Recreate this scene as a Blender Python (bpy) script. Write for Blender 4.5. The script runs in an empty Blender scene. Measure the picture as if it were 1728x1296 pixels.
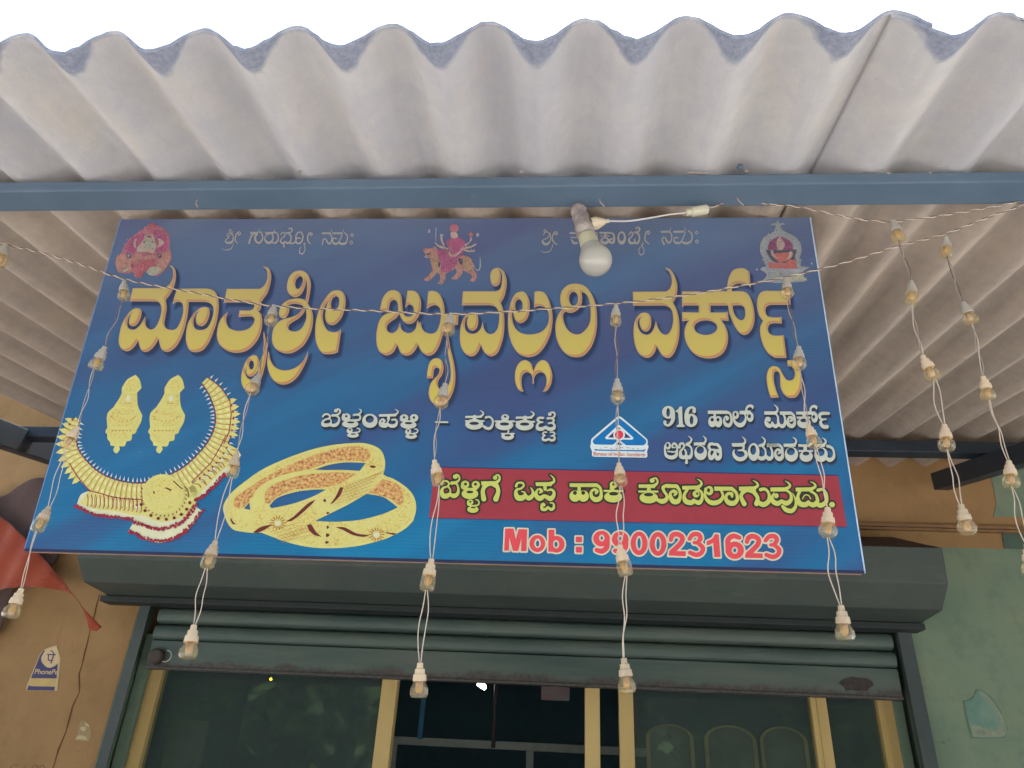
import bpy, bmesh, math, random
import numpy as np
from mathutils import Vector, Matrix
from mathutils import noise as mnoise
S = bpy.context.scene
C = S.collection
random.seed(7)
# ------------------------------------------------------------------ camera
M = np.array([[0.9970089, 0.0109268, -0.0765100], [0.0618378, 0.4810422, 0.8745138], [0.0463602, -0.8766293, 0.4789278]])
EYE = np.array([0, 0, 1.75])
cd = bpy.data.cameras.new("camera"); cam = bpy.data.objects.new("camera", cd); C.objects.link(cam)
cd.sensor_width = 36; cd.lens = 1250 / 1728 * 36; cd.clip_start = .02; cd.clip_end = 500
mw = Matrix.Identity(4)
for r in range(3):
    mw[r][0] = M[r][0]; mw[r][1] = -M[r][1]; mw[r][2] = -M[r][2]; mw[r][3] = EYE[r]
cam.matrix_world = mw
S.camera = cam
# ------------------------------------------------------------------ daylight
SUN_EL, SUN_AZ = math.radians(74), math.radians(18)      # the sun stands behind the shop: the front is in shade
w = bpy.data.worlds.new("World"); S.world = w; w.use_nodes = True
nt = w.node_tree; nt.nodes.clear()
sky = nt.nodes.new("ShaderNodeTexSky"); sky.sky_type = 'NISHITA'; sky.sun_disc = False
sky.sun_elevation = SUN_EL; sky.sun_rotation = SUN_AZ; sky.dust_density = 4.0; sky.air_density = 1.3
bg = nt.nodes.new("ShaderNodeBackground"); bg.inputs[1].default_value = 0.15
out = nt.nodes.new("ShaderNodeOutputWorld")
nt.links.new(sky.outputs[0], bg.inputs[0]); nt.links.new(bg.outputs[0], out.inputs[0])
ld = bpy.data.lights.new("sun", 'SUN'); ld.energy = 4.5; ld.angle = math.radians(.5); ld.color = (1, .965, .92)
sun = bpy.data.objects.new("sun", ld); C.objects.link(sun)
sd = Vector((math.sin(SUN_AZ) * math.cos(SUN_EL), math.cos(SUN_AZ) * math.cos(SUN_EL), math.sin(SUN_EL)))
sun.rotation_euler = sd.to_track_quat('Z', 'Y').to_euler()
S.render.engine = 'CYCLES'
S.cycles.max_bounces = 8; S.cycles.diffuse_bounces = 4; S.cycles.glossy_bounces = 4; S.cycles.transmission_bounces = 6
S.cycles.caustics_reflective = False; S.cycles.caustics_refractive = False
S.view_settings.view_transform = 'Standard'; S.view_settings.look = 'None'; S.view_settings.gamma = 1
S.view_settings.exposure = 1.5
S.render.resolution_x = 1024; S.render.resolution_y = 768

# ------------------------------------------------------------------ helpers
def ray(x, y):
    v = M @ np.array([(x - 864) / 1250., (y - 648) / 1250., 1.]); return v
def atY(x, y, Y):
    q = ray(x, y); return EYE + q * (Y / q[1])
def atX(x, y, X):
    q = ray(x, y); return EYE + q * (X / q[0])
def atZ(x, y, Z):
    q = ray(x, y); return EYE + q * ((Z - EYE[2]) / q[2])
def lin(r, g, b):
    f = lambda c: (c / 255 / 12.92) if c / 255 <= .04045 else ((c / 255 + .055) / 1.055) ** 2.4
    return (f(r), f(g), f(b), 1)
def tag(o, label=None, cat=None, group=None, kind=None):
    if label: o['label'] = label
    if cat: o['category'] = cat
    if group: o['group'] = group
    if kind: o['kind'] = kind
    return o
def empty(name, loc=(0, 0, 0), parent=None):
    o = bpy.data.objects.new(name, None); o.empty_display_size = .05; C.objects.link(o); o.location = loc
    if parent: o.parent = parent
    return o
class MB:
    def __init__(s): s.v = []; s.f = []; s.m = []
    def add(s, V, F, mi=0):
        b = len(s.v); s.v += [tuple(map(float, p)) for p in V]; s.f += [[b + i for i in f] for f in F]; s.m += [mi] * len(F); return s
    def box(s, a, b, mi=0):
        x0, y0, z0 = [min(a[i], b[i]) for i in range(3)]; x1, y1, z1 = [max(a[i], b[i]) for i in range(3)]
        return s.add([(x0,y0,z0),(x1,y0,z0),(x1,y1,z0),(x0,y1,z0),(x0,y0,z1),(x1,y0,z1),(x1,y1,z1),(x0,y1,z1)],
                     [(0,3,2,1),(4,5,6,7),(0,1,5,4),(1,2,6,5),(2,3,7,6),(3,0,4,7)], mi)
    def prism(s, P, d, mi=0):
        """closed planar loop P (3D) extruded by vector d"""
        n = len(P); P = [np.array(p, float) for p in P]; d = np.array(d, float)
        return s.add(P + [p + d for p in P], [list(range(n))[::-1], list(range(n, 2 * n))] + [(i, (i + 1) % n, n + (i + 1) % n, n + i) for i in range(n)], mi)
    def tube(s, P, r, n=6, mi=0, caps=True):
        P = [np.array(p, float) for p in P]; R = r if hasattr(r, '__len__') else [r] * len(P)
        rings = []; up = np.array([.13, .97, .2])
        for i, p in enumerate(P):
            t = P[min(i + 1, len(P) - 1)] - P[max(i - 1, 0)]; t = t / (np.linalg.norm(t) + 1e-9)
            a = np.cross(t, up); a /= np.linalg.norm(a) + 1e-9; b = np.cross(t, a)
            rings.append([p + R[i] * (math.cos(2 * math.pi * k / n) * a + math.sin(2 * math.pi * k / n) * b) for k in range(n)])
        V = [q for rg in rings for q in rg]
        F = [(i * n + k, i * n + (k + 1) % n, (i + 1) * n + (k + 1) % n, (i + 1) * n + k) for i in range(len(P) - 1) for k in range(n)]
        if caps: F += [list(range(n))[::-1], [(len(P) - 1) * n + k for k in range(n)]]
        return s.add(V, F, mi)
    def lathe(s, prof, n=14, mi=0, mat=None):
        """profile [(r, z)] about the local z axis, optionally moved by mat"""
        V = []; F = []
        for r, z in prof:
            for k in range(n):
                p = Vector((r * math.cos(2 * math.pi * k / n), r * math.sin(2 * math.pi * k / n), z)); V.append(mat @ p if mat else p)
        for i in range(len(prof) - 1):
            for k in range(n): F.append((i * n + k, i * n + (k + 1) % n, (i + 1) * n + (k + 1) % n, (i + 1) * n + k))
        return s.add(V, F, mi)
    def build(s, name, mats, parent=None, smooth=False, bevel=0):
        me = bpy.data.meshes.new(name); me.from_pydata(s.v, [], s.f)
        for m_ in (mats if isinstance(mats, (list, tuple)) else [mats]): me.materials.append(m_)
        me.polygons.foreach_set('material_index', s.m)
        if smooth: me.polygons.foreach_set('use_smooth', [True] * len(me.polygons))
        me.update()
        bm = bmesh.new(); bm.from_mesh(me); bmesh.ops.recalc_face_normals(bm, faces=bm.faces); bm.to_mesh(me); bm.free()
        o = bpy.data.objects.new(name, me); C.objects.link(o)
        if parent: o.parent = parent
        if bevel:
            b = o.modifiers.new('bevel', 'BEVEL'); b.width = bevel; b.segments = 2; b.limit_method = 'ANGLE'
        return o
class Mat:
    """small builder for procedural node materials"""
    def __init__(s, name, rough=.7, spec=.3):
        s.m = bpy.data.materials.new(name); s.m.use_nodes = True; s.t = s.m.node_tree; s.b = s.t.nodes['Principled BSDF']
        s.b.inputs['Roughness'].default_value = rough; s.b.inputs['Specular IOR Level'].default_value = spec
        s.co = s.n('ShaderNodeTexCoord').outputs['Object']
    def n(s, ty, **k):
        x = s.t.nodes.new(ty)
        for a, b in k.items(): setattr(x, a, b)
        return x
    def L(s, a, b): s.t.links.new(a, b)
    def noise(s, scale, detail=5, rough=.6, vec=None, stretch=None, dist=0):
        x = s.n('ShaderNodeTexNoise'); x.inputs['Scale'].default_value = scale; x.inputs['Detail'].default_value = detail
        x.inputs['Roughness'].default_value = rough; x.inputs['Distortion'].default_value = dist
        v = vec or s.co
        if stretch:
            mp = s.n('ShaderNodeMapping'); mp.inputs['Scale'].default_value = stretch; s.L(v, mp.inputs[0]); v = mp.outputs[0]
        s.L(v, x.inputs['Vector']); return x.outputs['Fac']
    def ramp(s, fac, stops):
        r = s.n('ShaderNodeValToRGB'); e = r.color_ramp.elements
        while len(e) < len(stops): e.new(.5)
        for i, (p, c) in enumerate(stops): e[i].position = p; e[i].color = c if len(c) == 4 else (*c, 1)
        s.L(fac, r.inputs[0]); return r.outputs[0]
    def mix(s, fac, a, b, mode='MIX'):
        x = s.n('ShaderNodeMix', data_type='RGBA', blend_type=mode)
        for sock, v in ((x.inputs[0], fac), (x.inputs[6], a), (x.inputs[7], b)):
            if hasattr(v, 'links'): s.L(v, sock)
            else: sock.default_value = v
        return x.outputs[2]
    def math(s, op, a, b=None, c=None):
        x = s.n('ShaderNodeMath', operation=op)
        for i, v in enumerate((a, b, c)):
            if v is None: continue
            if hasattr(v, 'links'): s.L(v, x.inputs[i])
            else: x.inputs[i].default_value = v
        return x.outputs[0]
    def xyz(s, v=None):
        x = s.n('ShaderNodeSeparateXYZ'); s.L(v or s.co, x.inputs[0]); return x.outputs
    def color(s, c):
        if hasattr(c, 'links'): s.L(c, s.b.inputs['Base Color'])
        else: s.b.inputs['Base Color'].default_value = c
        return s
    def bump(s, h, strength=.3, dist=.01):
        b = s.n('ShaderNodeBump'); b.inputs['Strength'].default_value = strength; b.inputs['Distance'].default_value = dist
        s.L(h, b.inputs['Height']); s.L(b.outputs[0], s.b.inputs['Normal']); return s
    def roughv(s, v): s.L(v, s.b.inputs['Roughness']); return s
def plain(name, c, rough=.6, var=.12, scale=14, spec=.3, bump=.0):
    m = Mat(name, rough, spec); f = m.noise(scale)
    a = tuple(v * (1 - var) for v in c[:3]) + (1,); b = tuple(min(1, v * (1 + var)) for v in c[:3]) + (1,)
    m.color(m.ramp(f, [(.3, a), (.7, b)]))
    if bump: m.bump(m.noise(scale * 6), bump, .004)
    return m.m
# ------------------------------------------------------------------ printed art: outlines and strokes
# every entry: (ox, oy, scale, [items]); an item is a closed outline ("P ..."), an ellipse ("E cx,cy,rx,ry"),
# a stroke ("w|x,y x,y,w ...") or a cut ("-E ..." / "-P ...").  '!' marks a sharp corner.
TITLE = [
 (192,446,8,["P 262,325! 690,325! 760,270 800,190 805,120 790,60 755,22! 800,30 835,80 845,150 838,230 810,330 760,420 708,485! 720,600 705,700 688,800 700,850 735,880 790,890 850,870 900,790 935,680 942,600 925,530 880,512 830,525 797,555! 815,470! 855,335! 1180,330! 1290,335 1360,365 1405,430 1420,520 1418,640 1390,800 1350,920 1290,1060 1210,1160 1110,1192 1030,1165 985,1070 978,960 1000,820 1050,720 1110,640 1180,592 1240,580 1285,595 1300,650 1285,730 1245,810 1185,842 1130,815 1112,760 1120,690 1150,645 1165,635! 1120,665 1088,740 1083,820 1110,875 1180,892 1260,865 1310,790 1345,680 1350,600 1320,545 1260,517 1180,513 1015,513! 1012,600 1000,700 970,840 920,990 850,1110 780,1170 720,1188 660,1160 625,1090 612,1010! 560,1100 490,1170 420,1188 370,1150 345,1080 338,1035! 290,1110 230,1165 170,1178 110,1145 75,1080 75,990 100,860 140,760 200,670 270,610 330,597 375,620 380,680 355,760 310,825 260,842 215,815 212,760 235,690 265,655! 215,705 190,780 195,850 240,885 300,878 360,825 400,760 432,705! 432,790 450,850 505,885 560,860 610,780 645,660 645,580 620,525 570,508 225,505! 215,520!"]),
 (360,450,8,["P 185,305! 635,303! 690,260 725,190 735,110 715,45 670,0! 740,20 778,80 785,160 765,270 730,370 680,440! 652,478! 650,540 635,590 612,610! 650,650 665,740 655,850 620,960 560,1050 470,1130 360,1165 250,1160 150,1115 80,1040 52,950 60,840 95,730 150,660 205,610! 180,690 185,770 220,830 300,865 390,868 480,840 540,780 560,720 540,685 500,675! 343,685! 358,595! 490,597! 535,580 555,540 545,500 510,487! 155,490! 140,515!"]),
 (390,560,12,["P 662,-15! 685,60 700,130 725,200 738,300 730,450 705,620 660,820 600,1000 520,1150 430,1220 330,1200 255,1140 215,1030 210,920 230,790 280,650 350,540 430,485 500,480 555,530 575,630 565,740 525,830 450,900 380,912 325,870 308,800 315,730! 295,800 310,890 360,955 430,960 500,900 560,790 600,640 635,480 660,320 668,200 660,100!","-E 418,678,48,90"]),
 (360,450,8,["P 1160,57 1080,85 1020,160 995,270 1010,350 1060,405 1115,418 1170,395 1220,330 1250,250 1260,170! 1268,260 1262,370 1245,460! 1200,440 1130,432 1050,445 980,475 920,530 890,610 895,670 940,705 985,690 1020,630 1030,570 1015,525! 1080,508 1150,512 1218,535! 1195,590 1140,650 1060,685 960,712 890,745 830,810 800,900 795,1000 820,1080 880,1140 960,1172 1040,1175 1120,1145 1220,1070 1290,960 1335,840 1350,720 1340,620 1310,550 1280,505! 1300,400 1320,260 1305,160 1260,90 1210,62","-P 1175,135 1130,170 1108,235 1120,290 1150,305 1190,270 1212,210 1205,155","-P 1240,560! 1230,620 1160,700 1080,750 1030,790 1015,840 1050,870 1110,880 1180,850 1230,780 1258,690 1255,600!"]),
 (470,450,8,["P 790,322 720,340 650,410 590,500 545,600 510,730 497,860 505,1000 545,1110 600,1175 650,1187 740,1182 805,1160! 830,1000 850,845! 800,880 740,888 670,865 625,800 602,710 605,620 635,530 690,435! 655,520 635,620 635,710 670,775 730,795 790,770 850,700 890,600 910,480 895,390 850,335","-P 780,405 730,440 712,510 725,580 760,597 800,560 822,490 815,430"]),
 (390,560,12,["P 765,390! 800,560 870,690 980,765 1100,785 1240,760 1370,690 1480,570 1570,385! 1540,560 1460,740 1350,920 1220,1030 1080,1075 950,1050 840,960 770,820 735,660 745,480"]),
 (624,446,8,["P 137,635! 150,560 170,480 210,410 270,362 340,355 400,385 430,440 440,540 450,640 475,695 520,712 570,700 595,640 585,580 550,550 515,555 480,600! 495,480! 510,362! 590,362 650,400 690,480 695,570 680,660 640,740 590,795 520,812 460,780 420,720 403,675! 360,730 280,785 240,830 235,890 270,925 320,930 370,890 395,840 408,780! 420,850 450,900 510,932 570,920 620,870 640,780 650,760! 668,800! 690,780! 700,840 740,910 820,940 890,920 930,850 955,760 960,660 940,590 890,558 830,570 770,610! 778,500! 790,372! 850,362 920,385 970,450 1005,560 1012,680 1005,820 985,960 940,1100 880,1200 800,1240 730,1210 680,1150 655,1090! 620,1160 560,1220 490,1238 430,1210 395,1150 375,1090! 330,1180 270,1225 210,1232 140,1190 100,1110 90,1000 100,880 130,770 180,700 260,660 370,640 385,600 375,530 355,495 320,487 285,510 265,570 258,635!","P 1000,668! 1200,668! 1192,820! 1130,830 1060,870 1000,920!"]),
 (700,570,10.8,["P 600,-130! 640,150 690,350 725,520 742,700 725,900 670,1060 590,1180 480,1245 370,1225 290,1150 255,1040 265,920 300,820 370,740 425,680 450,620 445,575 405,550 360,575 345,650 335,745! 218,745! 228,620 260,480 320,400 400,375 470,400 515,470 525,580 500,680 440,770 420,850 440,920 500,955 570,920 620,850 650,750 655,620 640,480 610,330 590,150 580,-130!"]),
 (770,446,8,["P 90,370! 520,370! 570,355 600,320 615,250 620,170 605,110 580,85! 600,130 603,190 590,260 560,295 520,305 485,280 462,220 460,140 480,90 520,60 570,52 625,85 665,150 682,240 672,350 645,450 600,528! 630,600 648,700 650,830 640,960 600,1110 550,1210 470,1248 400,1215 355,1150 335,1090! 300,1180 250,1235 190,1248 120,1210 70,1130 48,1030 50,920 65,820 100,730 150,675 210,655 265,665 293,710 297,790 280,860 235,900 185,890 150,840 143,770 165,705! 130,740 118,810 125,880 160,925 220,942 280,925 330,870 352,800 358,755! 365,830 395,905 450,945 510,930 555,870 575,780 578,680 560,620 520,575 450,558! 85,560! 75,575!"]),
 (840,446,8,["P 320,372 250,395 195,470 160,580 140,700 138,830 155,970 200,1100 280,1210 380,1255 450,1255 540,1220 630,1120 700,980 735,830 738,680 715,560 680,460 630,390 570,367 495,375! 490,592! 530,575 580,570 640,590 675,640 690,710 680,800 640,870 570,925 460,950 360,945 280,910 225,840 198,750 195,660 205,590! 212,680 235,750 280,795 330,795 390,750 420,680 432,590 425,490 390,410 350,375","-E 285,566,50,88"]),
 (850,560,12,["P 430,578 350,605 280,680 240,780 225,900 235,1030 270,1130 320,1195 370,1215 405,1210! 375,1150 362,1050 362,950 390,870 440,830 490,825 545,855 575,910 585,980 583,1055! 610,1055! 612,970 630,910 680,850 750,825 810,845 850,900 868,1000 850,1110 790,1220! 860,1205 920,1140 965,1040 985,900 965,780 920,670 860,600 800,578 730,600 665,660 625,740 608,810! 590,740 560,660 500,600"]),
 (840,446,8,["P 1050,265 960,280 890,330 850,400 840,490 855,560 878,605! 830,660 785,770 778,900 800,1030 860,1150 950,1235 1060,1260 1160,1235 1250,1140 1310,1000 1338,850 1338,680 1320,540 1280,430 1220,340 1150,285","-E 1023,470,61,93","-P 1130,378! 1180,400 1220,460 1245,560 1252,680 1240,790 1190,880 1120,940 1050,950 980,920 920,850 888,760 885,680 915,640! 960,660 1020,655 1090,610 1130,540 1142,460!"]),
 (1050,446,8,["P 140,375! 590,372! 640,330 665,260 660,180 630,110 570,50! 640,70 700,150 738,260 742,360 720,460 685,525! 735,620 765,750 772,900 755,1050 710,1180 660,1250 600,1268 540,1235 490,1160 465,1110! 440,1190 390,1250 330,1268 250,1235 190,1150 158,1030 150,900 165,780 210,700 270,660 340,665 385,720 390,810 370,880 320,915 265,885 235,820 232,760 260,715! 215,760 212,840 250,920 320,955 380,935 425,870 445,800 453,765! 475,840 520,920 580,955 630,930 670,850 685,740 670,640 630,585 570,562! 150,565! 145,590!"]),
 (1050,446,8,["P 803,372! 1412,367! 1415,280 1440,170 1490,90 1560,60 1640,60 1700,95 1718,120! 1732,325! 1695,285 1620,265 1540,270 1490,300 1475,367! 1590,367 1660,380 1720,440 1765,560 1785,700 1770,830 1720,920 1650,960 1580,930 1520,850 1470,740 1440,650 1425,562! 1190,562! 1190,655! 1395,655! 1422,640! 1435,770! 1335,762! 1390,840 1425,950 1420,1070 1370,1190 1270,1260 1140,1275 1010,1240 910,1150 850,1030 838,900 870,800 905,765! 808,775! 806,650! 1030,655! 1032,562! 830,562! 806,590!","-E 1125,860,155,98","-P 1490,562! 1590,560 1640,585 1655,660 1645,730 1605,760 1550,730 1510,670 1490,600!"]),
 (1190,446,8,["P 1140,362! 1150,552! 880,552! 825,580 812,640 835,700 900,722! 1000,722! 1028,712! 1033,805! 930,800! 870,815 845,870 860,930 910,965! 1000,968! 1058,962! 1095,1270! 940,1268! 850,1210 780,1100 740,960 738,850 775,768! 720,690 695,580 700,470 740,390 800,362!"]),
 (1262,580,12,["P 790,385! 800,345 850,340 905,345 980,400 1040,500 1080,620 1090,780 1060,950 990,1070 900,1105 800,1090 710,1010 655,890 645,760 640,640 615,580 575,565 530,590 520,680 530,800 570,950 625,1095! 460,1105! 410,960 375,780 375,640 410,530 480,465 570,465 640,510 700,620 750,700 790,740 860,750 920,710 945,620 920,520 870,465 805,470!"]),
]
def kan(dx,dy,tick=True,hollow=True):   # the bold letter ka, drawn once in an 8x cell
    a=["30|%d,%d %d,%d"%(88+dx,193+dy,285+dx,190+dy),"50|%d,%d %d,%d"%(200+dx,190+dy,200+dx,240+dy),"24|%d,%d %d,%d"%(82+dx,248+dy,322+dx,248+dy),
       "E %d,%d,122,72"%(195+dx,292+dy),"-E %d,%d,64,22"%(195+dx,280+dy)]
    if tick: a.insert(0,"18|%d,%d,26 %d,%d,24 %d,%d %d,%d,6"%(280+dx,185+dy,315+dx,158+dy,310+dx,128+dy,275+dx,106+dy))
    return a
NAMAH=["22|1275,103 1360,103","8|1358,100 1380,78 1382,48,3","15|1270,240 1275,200 1295,168 1318,185 1335,218,20 1360,230,22 1378,200 1385,150 1362,112",
       "22|1400,103 1500,103","8|1500,100 1524,80 1526,48,3","16|1440,170 1408,162 1394,195 1412,228,24 1450,228,20 1470,205","15|1470,205 1490,228,24 1540,230,26 1570,190 1570,130 1540,98","12|1470,205 1500,150 1512,108",
       "10|1650,125 1633,143 1615,125 1633,107 1650,125","10|1638,216 1620,236 1602,216 1620,197 1638,216"]
SHRI=["9|165,68 150,82 136,68 150,55 165,68","10|112,130 132,104 165,100 188,140 185,190","12|135,150 110,175 92,195 105,215,22 150,220,28 182,195,20 188,150","9|112,130 125,145 150,125 172,100 178,80",
      "7|50,290,4 80,304 120,305,12 160,290,12 182,255 188,225","12|280,105 262,125 244,105 262,86 280,105","12|240,92 218,135,15 212,185,16 238,226,12"]
LINE_A=[(368,380,7.2,SHRI+["24|402,98 480,98","8|478,96 500,72 500,45,3","20|430,105,24 398,160,20 380,226,20","16|420,120 450,108 480,120","18|470,120,20 452,155,24 465,200,24 495,226,20","16|480,215,20 515,215,22 545,165 532,100 505,88,18",
     "24|585,100 665,100","8|665,98 685,76 688,48,3","16|660,115 672,165,16 640,215,28 600,215,28 572,175,16 585,130,12 620,115","15|665,215 700,222,20 732,180 730,120 705,92 682,96,18",
     "14|765,120 785,93 815,105 808,140 775,170 760,200,18 785,225,22 815,205,16","16|820,205 848,224,24 882,200 888,140 862,108 835,102","20|835,100 865,98,18 895,85,12 902,55 885,38,10 868,48","16|802,222 802,268,20",
     "16|870,218 900,228,20 945,205 948,140,14 970,98 1010,92 1032,130 1028,180 1000,222,22 960,222,20 948,190 965,160 1000,165","10|1065,232 1045,226 1055,262 1055,315 1030,352,16 1000,345,16 992,300 1012,272","12|1148,112 1130,130 1115,112 1130,94 1148,112","12|1108,98 1092,145,14 1095,195,16 1126,234,10"]+NAMAH)]
LINE_B=[(902,372,6.05,[s for s in SHRI])]
LINE_B=[(904,374,6,["9|108,98 95,112 82,98 95,85 108,98","10|80,135 95,115 125,112 150,150 148,195 120,230,24 85,228,24 68,205,16 85,185 120,170 145,120","7|50,300,4 80,314 120,312,10 155,290 172,240,10","12|222,122 207,138 190,122 205,106 222,122","12|190,110 170,150 172,195,15 205,232,10 228,238,4",
     "20|352,120 430,120","12|355,165 420,165","16|365,190 385,220,26 415,220,22","14|590,120 618,120 622,165",
     "20|652,118 740,118","9|655,150 745,150","22|705,125 705,150","E 700,198,46,38","-E 700,190,24,16","18|735,118 780,125,16 795,170,18 785,215,24 755,215,20 750,190 772,178",
     "E 870,170,44,68","-E 868,162,24,40","14|945,135 965,110 985,130 960,165 942,190,20 960,222,24 1000,215,20 1000,180,10","16|995,215 1030,222,22 1050,180 1040,130 1010,115","20|1005,112 1040,105,14 1050,75 1030,60,10 1018,72","9|1082,215 1085,240,8 1070,240 1092,280 1095,320 1065,340,14 1045,320 1045,285 1060,262","12|1155,115 1140,132 1125,115 1140,98 1155,115","12|1120,105 1105,150,14 1110,200,14 1150,232,8",
     "22|1275,108 1350,106","7|1352,103 1366,85 1362,60,3","14|1298,232,20 1280,195,14 1290,165 1312,170 1328,205,20 1352,218,20 1372,190 1375,140 1358,112",
     "22|1402,108 1490,106","7|1492,103 1512,85 1505,60,3","14|1440,172 1412,165 1398,195 1418,218,24 1455,220,20 1475,200","14|1475,200 1500,220,24 1545,220,24 1578,190 1580,130 1545,98","12|1475,200 1500,150 1515,112","9|1642,115 1628,130 1614,115 1628,100 1642,115","9|1646,205 1632,222 1616,205 1632,190 1646,205"])]
PLACE=[(536,680,8,["24|72,188 95,160 140,156 168,180 158,212 105,228 72,262,34 80,298,48 130,304,48 168,292,36","34|168,292 205,306,44 250,300,44 286,262,30 292,215,28 265,182,24 205,170,24","20|172,300,40 186,250 165,212","24|205,172,34 265,165,30 306,130,24 300,98 272,84,20","E 250,108,26,24",
     "E 395,190,52,46","-E 390,183,17,17","24|350,160 340,200 358,232,30 420,240,30","28|360,236 540,236 578,205,24 560,165,26 490,165","16|548,160,26 588,130,18 586,100 560,84,5","E 443,288,110,50","-E 450,266,50,14",
     "E 440,372,36,32","-E 440,364,15,14","18|410,360 406,392 440,404 540,400 574,375 558,350 535,346,14","E 480,438,78,34","-E 483,424,36,10",
     "E 708,245,104,95","-E 706,222,56,50","34|845,172 1050,168","16|1045,162,26 1086,135,18 1078,108 1045,88,5","36|960,180 960,222","24|866,225,20 844,262,30 858,302,46 910,316,46 955,296,36","24|885,225,30 905,248,30 885,265,20","36|955,296 1000,316,46 1050,306,44 1072,262,28 1050,228,26 1008,232,24","16|860,272 930,285,24 958,240",
     "E 1172,205,56,48","-E 1168,198,17,17","E 1305,205,56,50","-E 1302,200,18,18","26|1128,190 1128,225 1150,242,30 1240,252,30 1320,240,28 1348,212","E 1228,300,108,52","-E 1230,276,52,16",
     "E 1228,385,38,34","-E 1225,378,15,14","18|1196,375 1192,405 1225,417 1320,412 1354,385 1338,358 1310,356,14","E 1265,452,78,36","-E 1267,436,36,11","P 1585,252! 1765,252! 1765,274! 1585,272!"]),
  (776,680,8,kan(0,0)+["26|352,200,30 400,192 442,232 444,290,28 415,340,38 370,348,38 325,322,34",
     "E 612,202,54,46","-E 612,188,18,16","40|605,232,60 600,252","24|480,252 732,252","E 600,302,122,70","-E 603,288,64,22","18|565,418 732,418","16|650,412 658,378,24","E 645,455,86,48","-E 645,440,44,15"]+kan(680,10)+
     ["30|1125,206 1070,206 1050,235 1085,262 1118,262,20","30|1075,265 1045,305 1055,348,50 1110,355,48 1155,330,36","30|1160,330,36 1200,355,48 1262,348,46 1278,310 1250,275 1195,278,20","30|1250,275 1268,238 1245,212 1185,212","26|1185,210 1250,205 1284,170,24 1268,135 1232,128,16","E 1215,155,25,24",
      "20|1168,398 1132,400 1122,425 1150,442","24|1142,445 1116,475 1130,502,32 1168,505,32 1196,490,24","24|1200,490 1235,508,32 1270,500,32 1280,468 1255,446 1228,450,14","20|1255,446 1282,422 1262,400 1222,398"])]
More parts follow.
